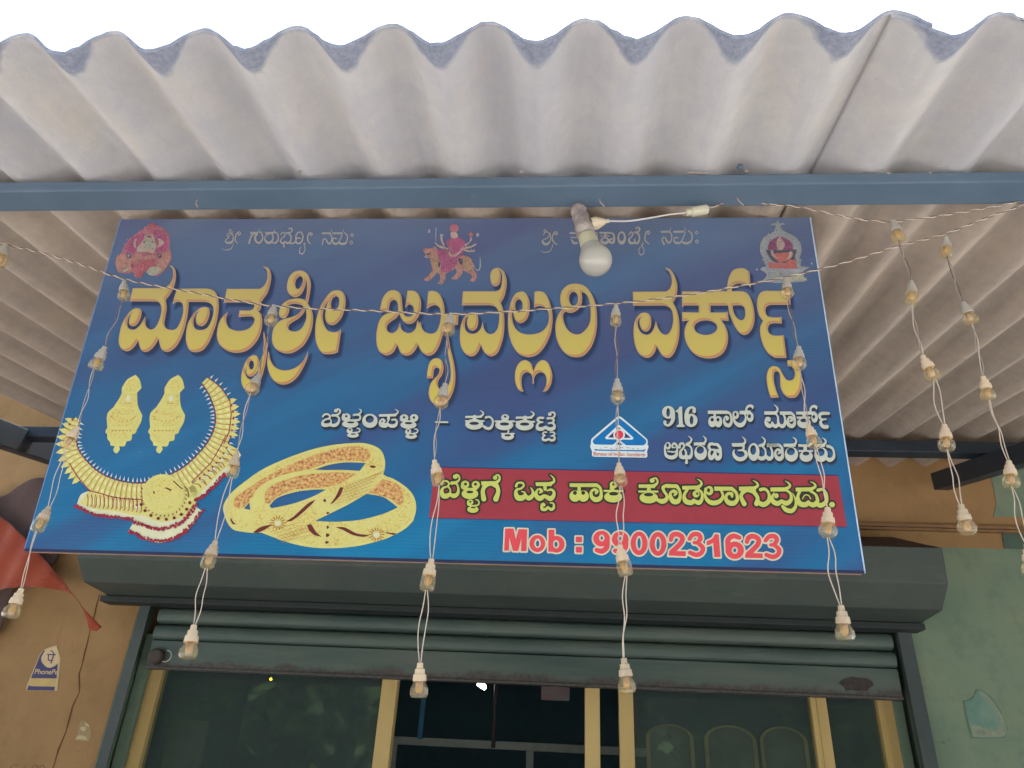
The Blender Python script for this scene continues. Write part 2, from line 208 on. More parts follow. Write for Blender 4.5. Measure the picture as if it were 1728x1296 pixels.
HALL=[(1110,680,12,["E 212,195,128,130","-E 208,198,38,88","70|305,200,78 305,330,78 265,420,60 200,462,46 145,430,50 142,390,64","P 352,172! 410,130 438,80! 490,80! 505,430 540,462! 542,492! 380,492! 382,462 425,430 405,205 360,188!","E 672,358,130,135","-E 682,355,38,88","80|582,330,86 580,230,80 615,135,64 680,95,44 732,120,60 735,175,74",
     "P 1008,160! 1395,160! 1420,228! 1012,228!","50|1148,200 1150,310","E 1102,385,84,112","-E 1098,345,32,38","E 1222,385,80,114","-E 1216,345,30,38","46|1385,186,50 1450,215,46 1482,290,42 1485,400,56 1435,462,72 1370,440,70 1340,370,44 1350,305,30 1385,285,44 1408,318,62 1392,342,40",
     "36|150+0,0"][:-1]+["E 205,872,60,75","-E 195,862,28,42","38|148,870 142,960,40 170,1070,60 270,1110,76 360,1075,70 388,980,40 385,880,42 330,825,46 290,865,34 300,905,34 350,905,24","30|205,985 330,998 378,965,16",
     "42|436,905,50 452,835 505,825 532,880 500,935,40 460,985,50 462,1080,76 520,1108,76 575,1090,60","60|575,1090 640,1105,80 682,1040,52 682,940,34 640,875,40 580,848,50","32|600,835,60 655,800,44 678,735,34 610,668,6","36|562,1100,60 572,1020,40 545,950,36","40|580,1110 580,1170,44 578,1212,62",
     "P 722,808! 935,800! 960,860! 735,868!","32|925,830,50 965,780,38 960,720,30 905,668,6","E 865,1015,128,148","-E 856,958,76,76",
     "54|1130,838 1060,838,60 1030,895,52 1062,950,50","34|1055,956 1150,950","30|1140,960 1150,1060","46|1062,950 1035,1035,52 1070,1118,84 1112,1100,70 1140,1030,44","44|1135,850 1200,848,60 1258,920,52 1272,1020,50 1252,1105,76 1200,1125,84 1165,1060,54 1170,985,40 1212,962,50 1232,995,60"]),
  (1225,680,12,["E 195,250,66,82","-E 188,235,24,42","32|150,200 148,300,36 185,400,60 260,455,84 340,435,80 392,350,44 392,265,32 360,215,36","P 270,165! 490,160! 520,235! 275,235!","42|412,190,46 412,120,42 455,68,50 525,72,56 540,120,20","E 488,290,70,100","-E 472,275,32,40",
     "P 110,820! 360,815! 375,888! 128,890!","32|345,845,60 388,795,40 372,735,32 318,685,6","40|350,870,50 352,925,44 320,960,36 250,965,28","50|330,960,40 392,1000,60 402,1080,66 330,1138,80 240,1138,80 168,1075,64 150,1000,40 170,950,12",
     "E 558,998,118,180","-E 547,957,60,98","50|640,1090,60 700,1130,76 765,1118,76 800,1060,44 790,955,34 745,900,34","60|685,868 755,855","32|750,850,56 786,790,38 770,735,30 714,685,6","52|800,1080,60 870,1135,80 930,1095,60 930,985,42 900,905,36","P 820,830! 1060,828! 1075,895! 830,900!"]),
  (1270,680,12,["P 228,175! 470,175! 470,243! 235,243!","34|455,205,60 498,165,44 492,100,34 428,38,6","36|465,225 508,290 512,370,44 520,430,60","E 312,340,50,54","44|285,300,30 265,350,44 275,420,76 330,470,84 400,440,60 385,395,30","-P 345,395 290,385 282,365 320,385 360,375 372,330 380,350",
     "58|400,440 460,480,72 522,435,60","56|530,445 600,478,76 648,425,60 655,330,42 620,240,40","P 540,178! 760,178! 790,245! 555,245!","44|760,205,60 825,255,46 850,350,44 838,440,66 785,475,84 722,440,74 708,370,46 735,300,46 785,305,60 795,350,50 755,372,36",
     "P 872,180! 1260,180! 1290,245! 880,240!","70|1040,210 1040,280","P 890,282! 1160,282! 1165,325! 890,325!","E 1035,410,138,108","-E 1030,360,70,38","E 1250,300,66,105","-E 1232,288,30,38","42|1165,200,46 1172,120,42 1215,75,50 1275,85,56 1290,130,20",
     "58|1532,218 1400,218,66 1352,255,60 1362,310,50 1405,340,36 1480,333,26","50|1400,345,40 1370,400,54 1400,465,70 1445,490,76 1500,488,76",
     "P 280,828! 520,826! 540,895! 288,898!","44|520,858,60 588,910,48 602,1020,46 588,1110,76 530,1138,86 470,1090,66 455,1010,44 490,952,44 540,960,60 552,1005,50 515,1030,34",
     "P 618,830! 850,826! 870,890! 628,895!","32|835,855,60 876,805,40 866,745,32 803,695,6","E 780,1045,135,148","-E 770,986,82,78",
     "P 915,838! 1170,850! 1150,895! 925,895!","32|1140,865,50 1200,810,34 1190,750,8","70|1058,880 1060,950","P 930,958! 1215,962! 1215,998! 930,995!","E 1080,1085,134,112","-E 1076,1030,70,40",
     "P 1240,842! 1445,832! 1460,895! 1250,900!","32|1435,855,60 1474,805,40 1462,750,32 1398,705,6","E 1380,1052,135,148","-E 1370,1000,84,80","48|1475,1110,60 1555,1160,80 1632,1110,64 1642,1010,42 1600,915,50 1512,880,60"])]
RED=[(730,780,8,["24|120,298,36 150,258 200,262 224,300 190,335 148,348,30 125,390,44 140,450,66 190,460,66 232,432,44","40|235,435 290,458,60 340,425,44 348,350,28 320,292,28 262,285,30","22|235,430 242,380 215,335","24|262,285,46 325,272,34 364,230,24 352,185 322,168,18","E 308,198,32,30",
     "E 440,302,56,50","-E 445,298,20,20","E 585,308,56,52","-E 580,300,20,20","28|402,300 398,340 440,362,32 580,362,32 618,325","E 505,430,112,72","-E 505,405,48,18","E 512,542,40,36","-E 510,537,15,14","20|478,530 476,570 510,588 600,585 628,555 612,515 582,510,12","E 545,640,76,46","-E 550,613,34,11",
     "P 655,262! 860,258! 880,318! 662,315!","52|700,330 678,400,54 692,500,66","40|690,360 740,312 800,302 860,335","52|870,320 888,400,54 855,500,72","24|850,285,46 895,250,34 908,210,24 888,178 855,178,14","E 845,212,30,28",
     "28|1128,325,36 1150,285 1210,282 1232,320 1190,360 1140,372,34 1125,420,50 1150,480,72 1210,485,72 1252,450,50","40|1252,455 1300,488,64 1350,450,50 1352,390,30 1318,342,8","22|1248,460 1246,415 1205,398,16",
     "P 1390,275! 1600,272! 1610,325! 1395,325!","24|1590,292,46 1640,262,30 1632,215,22 1585,172,5","44|1515,310 1520,368","34|1425,365,20 1400,405,36 1402,460,56 1450,492,66 1505,460,50","30|1450,368,36 1475,395,36 1445,415,20","40|1530,465,50 1590,495,66 1632,455,50 1636,400,34 1595,372,30 1550,388,20","26|1495,565,34 1508,582,30 1480,595,14","32|1472,570,24 1478,632,44 1525,640,40 1555,608,28","32|1560,612,28 1600,640,40 1636,615,34 1630,560,22 1588,552,16"]),
  (946,785,8,["P 118,248! 490,248! 520,300! 125,296!","44|250,290 250,345","E 195,420,76,76","-E 193,377,27,27","E 308,420,74,76","-E 305,377,27,27","36|480,270,46 532,310,38 548,390,40 530,450,60 470,468,66 420,430,50 412,365,36 455,332,36 490,355,46 475,385,28",
     "E 708,266,46,42","-E 712,262,18,18","24|690,300 735,300 765,270,16","56|690,310 700,345","26|590,350 838,352","E 710,432,122,74","-E 715,388,64,25",
     "P 1052,264! 1265,262! 1275,312! 1055,308!","24|1255,285,44 1298,250,32 1308,215,24 1285,180 1250,180,14","E 1235,210,34,30","50|1190,295 1190,350","26|1058,358 1308,360","E 1188,442,124,76","-E 1187,400,64,25","40|1300,470,40 1370,492,66 1424,465,56 1432,410,36 1392,350,38 1385,300,44 1440,275,40","P 1430,258! 1560,262! 1600,312! 1430,310!","36|1565,285,46 1605,350,38 1612,430,42 1580,490,64 1522,492,68 1485,440,54 1480,382,36 1520,352,40 1556,375,44 1535,410,26"]),
  (1150,790,6.17,["P 5,188! 180,184! 190,222! 8,226!","20|172,200,36 206,172,26 198,140,18 160,114,4","32|58,228,30 26,285,32 42,345,50 100,362,50 125,338,36","32|130,342,36 180,362,46 212,320,32 205,250,26 150,222,24","E 150,272,36,36","-E 162,268,12,13",
     "E 288,236,42,48","-E 280,232,16,22","22|248,215 242,280,24 272,340,40 330,365,50 398,345,44 430,290,28 408,232,24","P 338,194! 520,196! 540,236! 342,238!","28|520,215,38 568,260,30 578,330,36 540,368,50 488,360,50 460,320,36 475,272,28 518,270,36 525,298,22",
     "P 596,196! 765,192! 775,240! 600,240!","20|755,210,36 792,185,26 782,155,18 740,128,4","36|640,245 618,300,38 652,375,48","26|625,275 680,238 745,255","42|750,250 790,310,38 780,372,52","32|795,355,40 850,382,52 905,345,46 908,270,28 870,222,30 822,226,36",
     "P 922,204! 1095,202! 1105,244! 926,246!","20|1085,218,36 1126,192,26 1116,162,18 1075,134,4","28|962,262,14 942,300,28 952,350,46 1000,370,50 1040,345,36","28|1045,348,36 1090,368,50 1136,335,38 1134,270,26 1095,236,24","E 985,290,24,26","22|1150,258,4 1182,320,20 1188,390,32 1150,445,44 1090,438,46 1050,400,30",
     "P 1185,206! 1355,202! 1365,244! 1188,246!","20|1348,220,36 1390,195,26 1380,165,18 1335,140,4","32|1232,240,30 1208,300,32 1230,370,52 1290,382,52 1318,355,36","32|1310,362,36 1370,385,52 1412,345,40 1395,280,26 1340,242,24","12|1258,322 1280,285 1318,285 1342,322","32|1400,372,40 1450,390,50 1502,350,42 1505,270,28 1465,225,30 1420,232,36","E 1565,382,30,28"])]
MOB=[(836,880,6.912,["P 103,342! 115,85! 212,85! 238,215! 270,92! 372,95! 362,348! 300,348! 305,190! 265,348! 205,345! 162,185! 158,342!","E 490,260,92,100","-E 492,258,38,55","P 620,98! 688,98! 684,355! 618,355!","E 712,268,96,98","-E 708,268,36,50","P 938,180! 1010,180! 1008,245! 938,243!","P 938,298! 1010,298! 1008,366! 938,364!",
     "E 1238,202,98,92","-E 1240,195,32,40","62|1300,215 1300,300,60 1245,348,60 1180,335,50","E 1455,210,98,92","-E 1455,200,32,40","62|1515,225 1515,308,60 1460,356,60 1395,343,50","E 1675,258,98,138","-E 1675,255,38,85"]),
  (1086,880,6.912,["E 168,264,98,140","-E 168,264,38,85","58|318,215,50 335,165 390,150 448,185 440,245 385,305 330,358,64","P 290,400! 300,345! 492,350! 492,408!","54|535,205,46 575,155 640,155 662,200 630,245,46 590,250,40","54|630,250,46 690,310 670,370 610,392 540,365,48","P 735,282! 735,232! 800,200 832,150! 875,152! 895,418! 825,416! 812,250! 780,268!",
     "E 1062,338,108,102","-E 1062,338,36,42","60|985,310 985,215 1045,172 1115,192,50","58|1203,240,50 1225,190 1280,175 1338,210 1330,270 1275,330 1220,383,64","P 1180,425! 1190,370! 1385,375! 1390,430!","54|1420,225,46 1465,178 1530,178 1552,222 1520,268,46 1480,275,40","54|1520,273,46 1580,333 1560,393 1500,415 1430,390,48"])]
def _cr(pts, n=5):
    """closed Catmull-Rom through pts [(x,y,corner)]; corners break the curve"""
    out=[];m=len(pts)
    for i in range(m):
        p0,p1,p2,p3=pts[(i-1)%m],pts[i],pts[(i+1)%m],pts[(i+2)%m]
        a=np.array(p1[:2],float);b=np.array(p2[:2],float)
        ta=np.zeros(2) if False else (b-np.array(p0[:2],float))*.5
        tb=(np.array(p3[:2],float)-a)*.5
        if p1[2]: ta=b-a
        if p2[2]: tb=b-a
        L=np.linalg.norm(b-a)
        for t_ in (0,1):
            pass
        la=np.linalg.norm(ta);lb=np.linalg.norm(tb)
        if la>L*1.2: ta=ta/la*L*1.2
        if lb>L*1.2: tb=tb/lb*L*1.2
        if p1[2] and p2[2]: out.append(a);continue
        for k in range(n):
            t=k/n;h00=2*t**3-3*t*t+1;h10=t**3-2*t*t+t;h01=-2*t**3+3*t*t;h11=t**3-t*t
            out.append(h00*a+h10*ta+h01*b+h11*tb)
    return np.array(out)
def _open(pts,n=5):
    P=np.array(pts,float);m=len(P);out=[]
    if m==2: return P
    for i in range(m-1):
        p0=P[max(i-1,0)];p1=P[i];p2=P[i+1];p3=P[min(i+2,m-1)]
        for k in range(n):
            t=k/n
            out.append(.5*((2*p1)+(-p0+p2)*t+(2*p0-5*p1+4*p2-p3)*t*t+(-p0+3*p1-3*p2+p3)*t**3))
    out.append(P[-1]);return np.array(out)
def parse(glyph):
    ox,oy,s,items=glyph;res=[]
    for it in items:
        neg=it[0]=='-'
        if neg: it=it[1:]
        if it[0]=='P':
            pts=[]
            for q in it[1:].split():
                c=q.endswith('!');x,y=q.rstrip('!').split(',')[:2];pts.append((float(x)/s+ox,float(y)/s+oy,c))
            res.append(('poly',_cr(pts),neg))
        elif it[0]=='E':
            cx,cy,rx,ry=[float(v) for v in it[1:].split(',')]
            t=np.linspace(0,2*np.pi,25)[:-1]
            res.append(('poly',np.stack([cx/s+ox+rx/s*np.cos(t),cy/s+oy+ry/s*np.sin(t)],1),neg))
        else:
            w,b=it.split('|');w=float(w);pts=[]
            for q in b.split():
                v=[float(a) for a in q.split(',')]
                pts.append((v[0]/s+ox,v[1]/s+oy,(v[2] if len(v)>2 else w)/s/2))
            res.append(('stroke',_open(pts),neg))
    return res
def sdf(shapes,X,Y):
    D=np.full(X.shape,1e3)
    for kind,P,neg in shapes:
        d=np.full(X.shape,1e6)
        if kind=='poly':
            ins=np.zeros(X.shape,bool);m=len(P)
            for i in range(m):
                x0,y0=P[i];x1,y1=P[(i+1)%m];dx,dy=x1-x0,y1-y0;L=dx*dx+dy*dy
                if L<1e-12: continue
                t=np.clip(((X-x0)*dx+(Y-y0)*dy)/L,0,1)
                d=np.minimum(d,(X-x0-t*dx)**2+(Y-y0-t*dy)**2)
                if y0!=y1:
                    c=((y0>Y)!=(y1>Y))&(X<(Y-y0)*dx/dy+x0);ins^=c
            d=np.sqrt(d);d[ins]*=-1
        else:
            for i in range(len(P)-1):
                x0,y0,r0=P[i];x1,y1,r1=P[i+1];dx,dy=x1-x0,y1-y0;L=dx*dx+dy*dy+1e-12
                t=np.clip(((X-x0)*dx+(Y-y0)*dy)/L,0,1)
                d=np.minimum(d,np.hypot(X-x0-t*dx,Y-y0-t*dy)-(r0+(r1-r0)*t))
        D=np.maximum(D,-d) if neg else np.minimum(D,d)
    return D
def field(glyph,step=.6,pad=8):
    sh=parse(glyph);A=np.concatenate([p[:,:2] for _,p,_n in sh]);lo=A.min(0)-pad;hi=A.max(0)+pad
    xs=np.arange(lo[0],hi[0],step);ys=np.arange(lo[1],hi[1],step);X,Y=np.meshgrid(xs,ys)
    return xs,ys,sdf(sh,X,Y)
# ------------------------------------------------------------------ contours of the printed shapes
def contours(xs, ys, D):
    """marching squares at 0, returns closed loops"""
    D = D.copy(); D[D == 0] = 1e-6; I = D < 0
    ny, nx = D.shape; I[0, :] = I[-1, :] = False; I[:, 0] = I[:, -1] = False
    D = np.where(I, D, np.abs(D))
    code = I[:-1, :-1] * 1 + I[:-1, 1:] * 2 + I[1:, 1:] * 4 + I[1:, :-1] * 8
    jj, ii = np.nonzero((code > 0) & (code < 15)); nxt = {}; pos = {}
    T = {1:[(3,0)],2:[(0,1)],3:[(3,1)],4:[(1,2)],5:[(3,0),(1,2)],6:[(0,2)],7:[(3,2)],8:[(2,3)],9:[(2,0)],10:[(0,1),(2,3)],11:[(2,1)],12:[(1,3)],13:[(1,0)],14:[(0,3)]}
    def edge(i, j, e):
        if e == 0: k = ('h', i, j)
        elif e == 1: k = ('v', i + 1, j)
        elif e == 2: k = ('h', i, j + 1)
        else: k = ('v', i, j)
        if k not in pos:
            t, a, b = k
            if t == 'h': d0, d1 = D[b, a], D[b, a + 1]; f = d0 / (d0 - d1); pos[k] = (xs[a] + f * (xs[1] - xs[0]), ys[b])
            else: d0, d1 = D[b, a], D[b + 1, a]; f = d0 / (d0 - d1); pos[k] = (xs[a], ys[b] + f * (ys[1] - ys[0]))
        return k
    for j, i in zip(jj.tolist(), ii.tolist()):
        for a, b in T[int(code[j, i])]: nxt[edge(i, j, a)] = edge(i, j, b)
    loops = []
    while nxt:
        k, v = nxt.popitem(); lp = [k]
        while v != lp[0]:
            lp.append(v)
            v = nxt.pop(v, None)
            if v is None: break
        if len(lp) > 5:
            P = [pos[q] for q in lp]; o = [P[0]]          # drop points that lie on a straight run
            for q in range(1, len(P) - 1):
                a, b, c = o[-1], P[q], P[q + 1]
                if abs((b[0]-a[0])*(c[1]-a[1]) - (b[1]-a[1])*(c[0]-a[0])) > .02 or math.hypot(b[0]-a[0], b[1]-a[1]) > 3: o.append(b)
            loops.append(o)
    return loops
# the sign's plane, found from its four corners in the photograph
K = 1.228
TL = np.array([-0.7576, .9196, .8127]) * K + EYE; TR = np.array([.3831, .9386, .8240]) * K + EYE
BR = np.array([.3869, .9875, .2659]) * K + EYE; BL = np.array([-.7515, .9683, .2575]) * K + EYE
SC = (TL + TR + BR + BL) / 4
ex = (TR - TL) + (BR - BL); ex /= np.linalg.norm(ex)
ez = np.array([.01739, -.99604, -.08716]); ez -= ex * (ez @ ex); ez /= np.linalg.norm(ez)
ey = np.cross(ez, ex)
def sg(x, y):
    q = ray(x, y); t = ((SC - EYE) @ ez) / (q @ ez); p = EYE + q * t - SC; return (p @ ex, p @ ey)
def flat(loops, name, mat, parent, z, conv=sg):
    """filled flat print from closed loops of photograph coordinates"""
    cu = bpy.data.curves.new(name, 'CURVE'); cu.dimensions = '2D'; cu.fill_mode = 'BOTH'
    for lp in loops:
        if len(lp) < 3: continue
        sp = cu.splines.new('POLY'); sp.points.add(len(lp) - 1); sp.use_cyclic_u = True
        co = []
        for q in lp: u, v = conv(*q); co += [u, v, 0, 1]
        sp.points.foreach_set('co', co)
    t = bpy.data.objects.new('tmp', cu); me = bpy.data.meshes.new_from_object(t)
    bpy.data.objects.remove(t); bpy.data.curves.remove(cu)
    me.name = name
    if me.materials: me.materials.clear()
    me.materials.append(mat)
    o = bpy.data.objects.new(name, me); C.objects.link(o); o.parent = parent; o.location = (0, 0, z)
    return o
def gshift(f, dx, dy):
    xs, ys, D = f; sx = xs[1] - xs[0]; a = int(round(dx / sx)); b = int(round(dy / sx)); R = np.full_like(D, 50.)
    ny, nx = D.shape
    R[max(0, b):ny + min(0, b), max(0, a):nx + min(0, a)] = D[max(0, -b):ny - max(0, b), max(0, -a):nx - max(0, a)]
    return R
# ------------------------------------------------------------------ setting
YW_ = 3.09
g = Mat('ground_mat', .9); f = g.noise(.8); g.color(g.ramp(f, [(.3, (.44, .44, .44, 1)), (.7, (.56, .56, .555, 1))])); g.bump(g.noise(60), .4, .01)
tag(MB().box((-60, -60, -.2), (60, 60, 0)).build('ground', g.m), kind='structure')
tag(MB().box((-60, -9, .001), (60, -4.2, .006)).build('road', plain('asphalt_mat', (.07, .07, .068), .9, .2, 6)), kind='structure')

pf = Mat('unseen_floor_mat', .8); pf.color(pf.ramp(pf.noise(3), [(.3, (.10, .085, .075, 1)), (.7, (.16, .14, .12, 1))]))
tag(MB().box((-8, .35, .001), (8, YW_, .10)).build('unseen_dark_floor', pf.m), kind='structure')  # unseen floor added under the canopy, dark to cut bounce onto sheets and walls
RS = .15; RY0 = .70; PITCH = .1456; AMP = .0235; X0 = .020
def roofz(Y): return 1.75 + 1.0 - AMP + RS * (Y - RY0)       # mid-height of the sheets' upper face
YW = 3.10
# shop walls: ochre paint on the left, green on the right under an ochre band
wm = Mat('ochre_wall_mat', .85, .2)
f = wm.noise(3.2, 6); c = wm.ramp(f, [(.3, lin(142, 112, 74)), (.55, lin(152, 120, 80)), (.75, lin(160, 124, 84))])
c = wm.mix(wm.ramp(wm.noise(9, 8, .7), [(.48, (0, 0, 0)), (.72, (.5, .5, .5))]), c, lin(124, 96, 64))
c = wm.mix(wm.ramp(wm.noise(5, 8, .75, stretch=(2.2, 1, .35)), [(.55, (0, 0, 0)), (.75, (.4, .4, .4))]), c, lin(112, 88, 62)); wm.color(c).bump(wm.noise(28, 9, .7), .3, .006)
gm = Mat('green_wall_mat', .85, .2)
f = gm.noise(2.6, 6); c = gm.ramp(f, [(.3, lin(102, 122, 104)), (.5, lin(114, 132, 110)), (.72, lin(126, 136, 110))])
gm.color(gm.mix(gm.ramp(gm.noise(14, 8), [(.5, (0, 0, 0)), (.72, (.5, .5, .5))]), c, lin(94, 110, 96))).bump(gm.noise(28, 9, .7), .3, .006)
XL = atY(232, 1035, YW)[0]; XR = atY(1534, 1075, YW)[0]; ZH = atY(200, 1005, YW)[2]
ZHD = atY(850, 985, YW)[2]                                   # lintel line, hidden by the hood
ZB = atY(1640, 925, YW)[2]                                   # edge between the green and the ochre paint
def wall(name, x0, x1, z0, z1, m): return tag(MB().box((x0, YW, z0), (x1, YW + .22, z1)).build(name, m), kind='structure')
wall('wall_left', -5, XL, 0, ZHD, wm.m); wall('wall_above_shutter', -5, 3.2, ZB, 3.6, wm.m)
wall('wall_left_upper', -5, XL, ZHD, ZB, wm.m); wall('lintel', XL, XR, ZHD, ZB, gm.m)
wall('wall_right', XR, 3.2, 0, ZB, gm.m)
tag(MB().box((XL, YW + .001, .02), (XL + .004, YW + .12, ZHD)).build('wall_reveal', gm.m), kind='structure'); tag(MB().box((XR - .004, YW + .001, .02), (XR, YW + .12, ZHD)).build('wall_reveal', gm.m), kind='structure')
# patch where the green paint climbs over the ochre band at the right
P = [atY(x, y, YW - .002) for x, y in [(1676, 760), (1672, 800), (1682, 850), (1676, 872), (1800, 872), (1800, 700), (1690, 700)]]
tag(MB().prism(P, (0, .0015, 0)).build('green_paint', gm.m), kind='structure')
P = [atY(x, y, YW - .004) for x, y in [(1690, 893), (1695, 926), (1800, 928), (1800, 893)]]
tag(MB().prism(P, (0, .0015, 0)).build('green_paint', plain('dark_green_paint', lin(76, 92, 80)[:3], .8)), kind='structure')
# the shop's room
rm = plain('room_wall_mat', lin(60, 84, 90)[:3], .8)
r = MB(); r.box((-2.6, 6.4, 0), (2.8, 6.5, 3.2)); r.box((-2.7, 3.32, 0), (-2.6, 6.5, 3.2)); r.box((2.8, 3.32, 0), (2.9, 6.5, 3.2)); r.box((-2.7, 3.32, 3.2), (2.9, 6.5, 3.3))
tag(r.build('room_walls', rm), kind='structure')
# plaster crack and moulding line on the walls
dk = plain('crack_mat', lin(104, 76, 46)[:3], .9)
cr = MB(); pts = [(168, 1003), (163, 1020), (160, 1035), (152, 1062), (147, 1085), (143, 1100), (139, 1120), (133, 1138), (134, 1158), (134, 1168), (122, 1192), (117, 1213), (111, 1235), (104, 1252), (98, 1266), (93, 1284), (88, 1300)]
P = [atY(x, y, YW - .001) for x, y in pts]; cr.tube(P, [.0014 + .0010 * ((i * 7) % 3) for i in range(len(P))], 4)
tag(cr.build('wall_crack', dk), kind='structure')
mo = MB()
for yy, t in ((886, .014), (892, .010)):
    a = atY(1425, yy, YW); b = atY(1760, yy + 3, YW); mo.box((a[0] - .4, YW - .02, a[2] - t / 2), (b[0] + .5, YW, a[2] + t / 2))
tag(mo.build('wall_moulding', plain('moulding_mat', lin(128, 98, 66)[:3])), kind='structure')
# ------------------------------------------------------------------ roof
rt = empty('canopy_roof', (0, RY0, roofz(RY0)))
tag(rt, 'grey corrugated cement sheet canopy on dark blue steel beams, overhanging the shop front', 'roof')
def cement(name, tones, warm, speck, streak, edge=True):
    am = Mat(name, .85, .15)
    v = am.xyz(); f1 = am.noise(2.2, 7, .62, stretch=(2.2, .9, 1)); f2 = am.noise(26, 6, .7)
    c = am.ramp(f1, [(.3, lin(*tones[0])), (.5, lin(*tones[1])), (.7, lin(*tones[2]))])
    c = am.mix(am.ramp(am.noise(5, 6, .65, stretch=(2.5, .8, 1)), [(.5, (0, 0, 0)), (.78, (.5, .5, .5))]), c, lin(*warm))
    c = am.mix(am.ramp(f2, [(.35, (.25, .25, .25)), (.6, (0, 0, 0))]), c, lin(*speck))
    c = am.mix(am.ramp(am.noise(3, 5, .6, stretch=(7, .45, 1), dist=.4), [(.42, (0, 0, 0)), (.72, (streak,) * 3)]), c, lin(*speck))
    c = am.mix(am.ramp(am.noise(170, 2), [(.24, (.5, .5, .5)), (.3, (0, 0, 0))]), c, tuple(x * .8 for x in lin(*speck)[:3]) + (1,))
    if edge:
        ph = am.math('COSINE', am.math('MULTIPLY', am.math('SUBTRACT', v[0], X0), 2 * math.pi / PITCH))   # +1 crest, -1 trough
        tr = am.math('POWER', am.math('MULTIPLY', am.math('SUBTRACT', 1, ph), .5), 1.7)
        lim = am.math('ADD', am.math('MULTIPLY', tr, .046), .008)
        lim = am.math('ADD', lim, am.math('MULTIPLY', am.math('SUBTRACT', am.noise(30, 8, .8), .5), .045))
        d = am.math('SUBTRACT', v[1], RY0)
        st = am.math('MULTIPLY', am.math('SUBTRACT', lim, d), 75)
        st = am.math('MINIMUM', am.math('MAXIMUM', st, 0), .9)
        c = am.mix(st, c, am.ramp(am.noise(120, 4, .7), [(.3, lin(114, 122, 142)), (.7, lin(156, 160, 172))]))
    am.color(c).bump(am.noise(60, 8, .7), .35, .004); return am.m
am_f = cement('cement_sheet_mat', [(186, 183, 184), (200, 196, 193), (208, 203, 196)], (212, 198, 174), (166, 164, 172), .3)
am_r = cement('cement_rear_mat', [(178, 164, 150), (192, 176, 160), (202, 188, 172)], (204, 180, 152), (142, 130, 122), .42, False)  # rear sheets: browner, a little darker and more streaked
def sheet(xa, xb, ya, yb, lift, jag=0.0, name='corrugated_sheet'):
    nx = int((xb - xa) / PITCH * 16); ny = max(6, int((yb - ya) / .05)); T = .0062
    V = []; F = []
    ysr = [ya + (yb - ya) * j / ny for j in range(ny + 1)]
    if jag: ysr = [ya, ya + .004, ya + .01] + ysr[1:]
    for s_ in (0, 1):
        for j, Y in enumerate(ysr):
            for i in range(nx + 1):
                X = xa + (xb - xa) * i / nx; yy = Y
                if jag and j == 0: yy += jag * abs(mnoise.noise(Vector((X * 60, 3.1, 0)))) + .6 * jag * abs(mnoise.noise(Vector((X * 190, 9, 0))))
                z = roofz(Y) + AMP * math.cos(2 * math.pi * (X - X0) / PITCH) + lift - (T if s_ == 0 else 0)
                V.append((X, yy, z))
    ny_ = len(ysr); N = (nx + 1) * ny_
    for j in range(ny_ - 1):
        for i in range(nx):
            a = j * (nx + 1) + i; F.append((a, a + 1, a + nx + 2, a + nx + 1)); F.append((N + a, N + a + nx + 1, N + a + nx + 2, N + a + 1))
    for i in range(nx):
        a = i; F.append((a, N + a, N + a + 1, a + 1)); a = (ny_ - 1) * (nx + 1) + i; F.append((a, a + 1, N + a + 1, N + a))
    for j in range(ny_ - 1):
        a = j * (nx + 1); b = a + nx + 1; F.append((a, b, N + b, N + a)); a += nx; b += nx; F.append((a, N + a, N + b, b))
    o = MB().add(V, F).build(name, am_r if ya > RY0 + .1 else am_f, None, smooth=True)
    for p in o.data.polygons:
        if abs(p.normal.z) < .3 and p.area < .0004: p.use_smooth = False
    o.parent = rt; o.matrix_parent_inverse = Matrix.Translation(-Vector(rt.location))
    return o
sA = .452; sB = -.572
YL = 1.102
sheet(sB - 1.02, sA + .05, RY0, YL, 0, .005); sheet(sA, sA + 1.10, RY0 + .002, YL, -.0066, .007); 
sheet(sA + 1.06, sA + 2.1, RY0, YL, 0.0, .004); sheet(sB - 2.1, sB - 1.0201, RY0, YL, 0, .004)
def roofX(px, py, off=-.02):
    q = ray(px, py); zz = roofz(0) - 1.75 + off; t = zz / (q[2] - RS * q[1]); return (q * t)[0]
q1 = roofX(1335, 358); q2 = roofX(898, 358); q3 = roofX(1640, 700)
ed = sorted([q2 - 2.04, q2 - 1.02, q2, q1, q3, q3 + 1.02, q3 + 2.0])
for i in range(len(ed) - 1): sheet(ed[i], ed[i + 1] + .05, YL - .02, YW + .28, .0072 - .0064 * (i % 2))
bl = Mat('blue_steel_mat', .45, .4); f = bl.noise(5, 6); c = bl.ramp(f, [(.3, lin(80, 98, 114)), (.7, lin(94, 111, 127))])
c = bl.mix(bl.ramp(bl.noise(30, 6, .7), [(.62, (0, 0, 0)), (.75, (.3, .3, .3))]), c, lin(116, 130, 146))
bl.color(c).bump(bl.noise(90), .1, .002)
bd = Mat('dark_steel_mat', .5, .4); bd.color(bd.ramp(bd.noise(6, 6), [(.3, lin(34, 42, 50)), (.7, lin(46, 54, 62))]))
under = lambda Y: roofz(Y) - AMP - .0062 - .0145             # lowest underside of the sheets
a = 1.75 + .9995 - .0145; pz = 1.75 + .9515
def rpart(mb, name, m, bevel=0):
    o = mb.build(name, m, None, bevel=bevel); o.parent = rt; o.matrix_parent_inverse = Matrix.Translation(-Vector(rt.location)); return o
pb = MB(); pb.box((-2.6, .996, pz), (2.6, 1.053, under(.996) - .001)); rpart(pb, 'purlin', bl.m, .003)
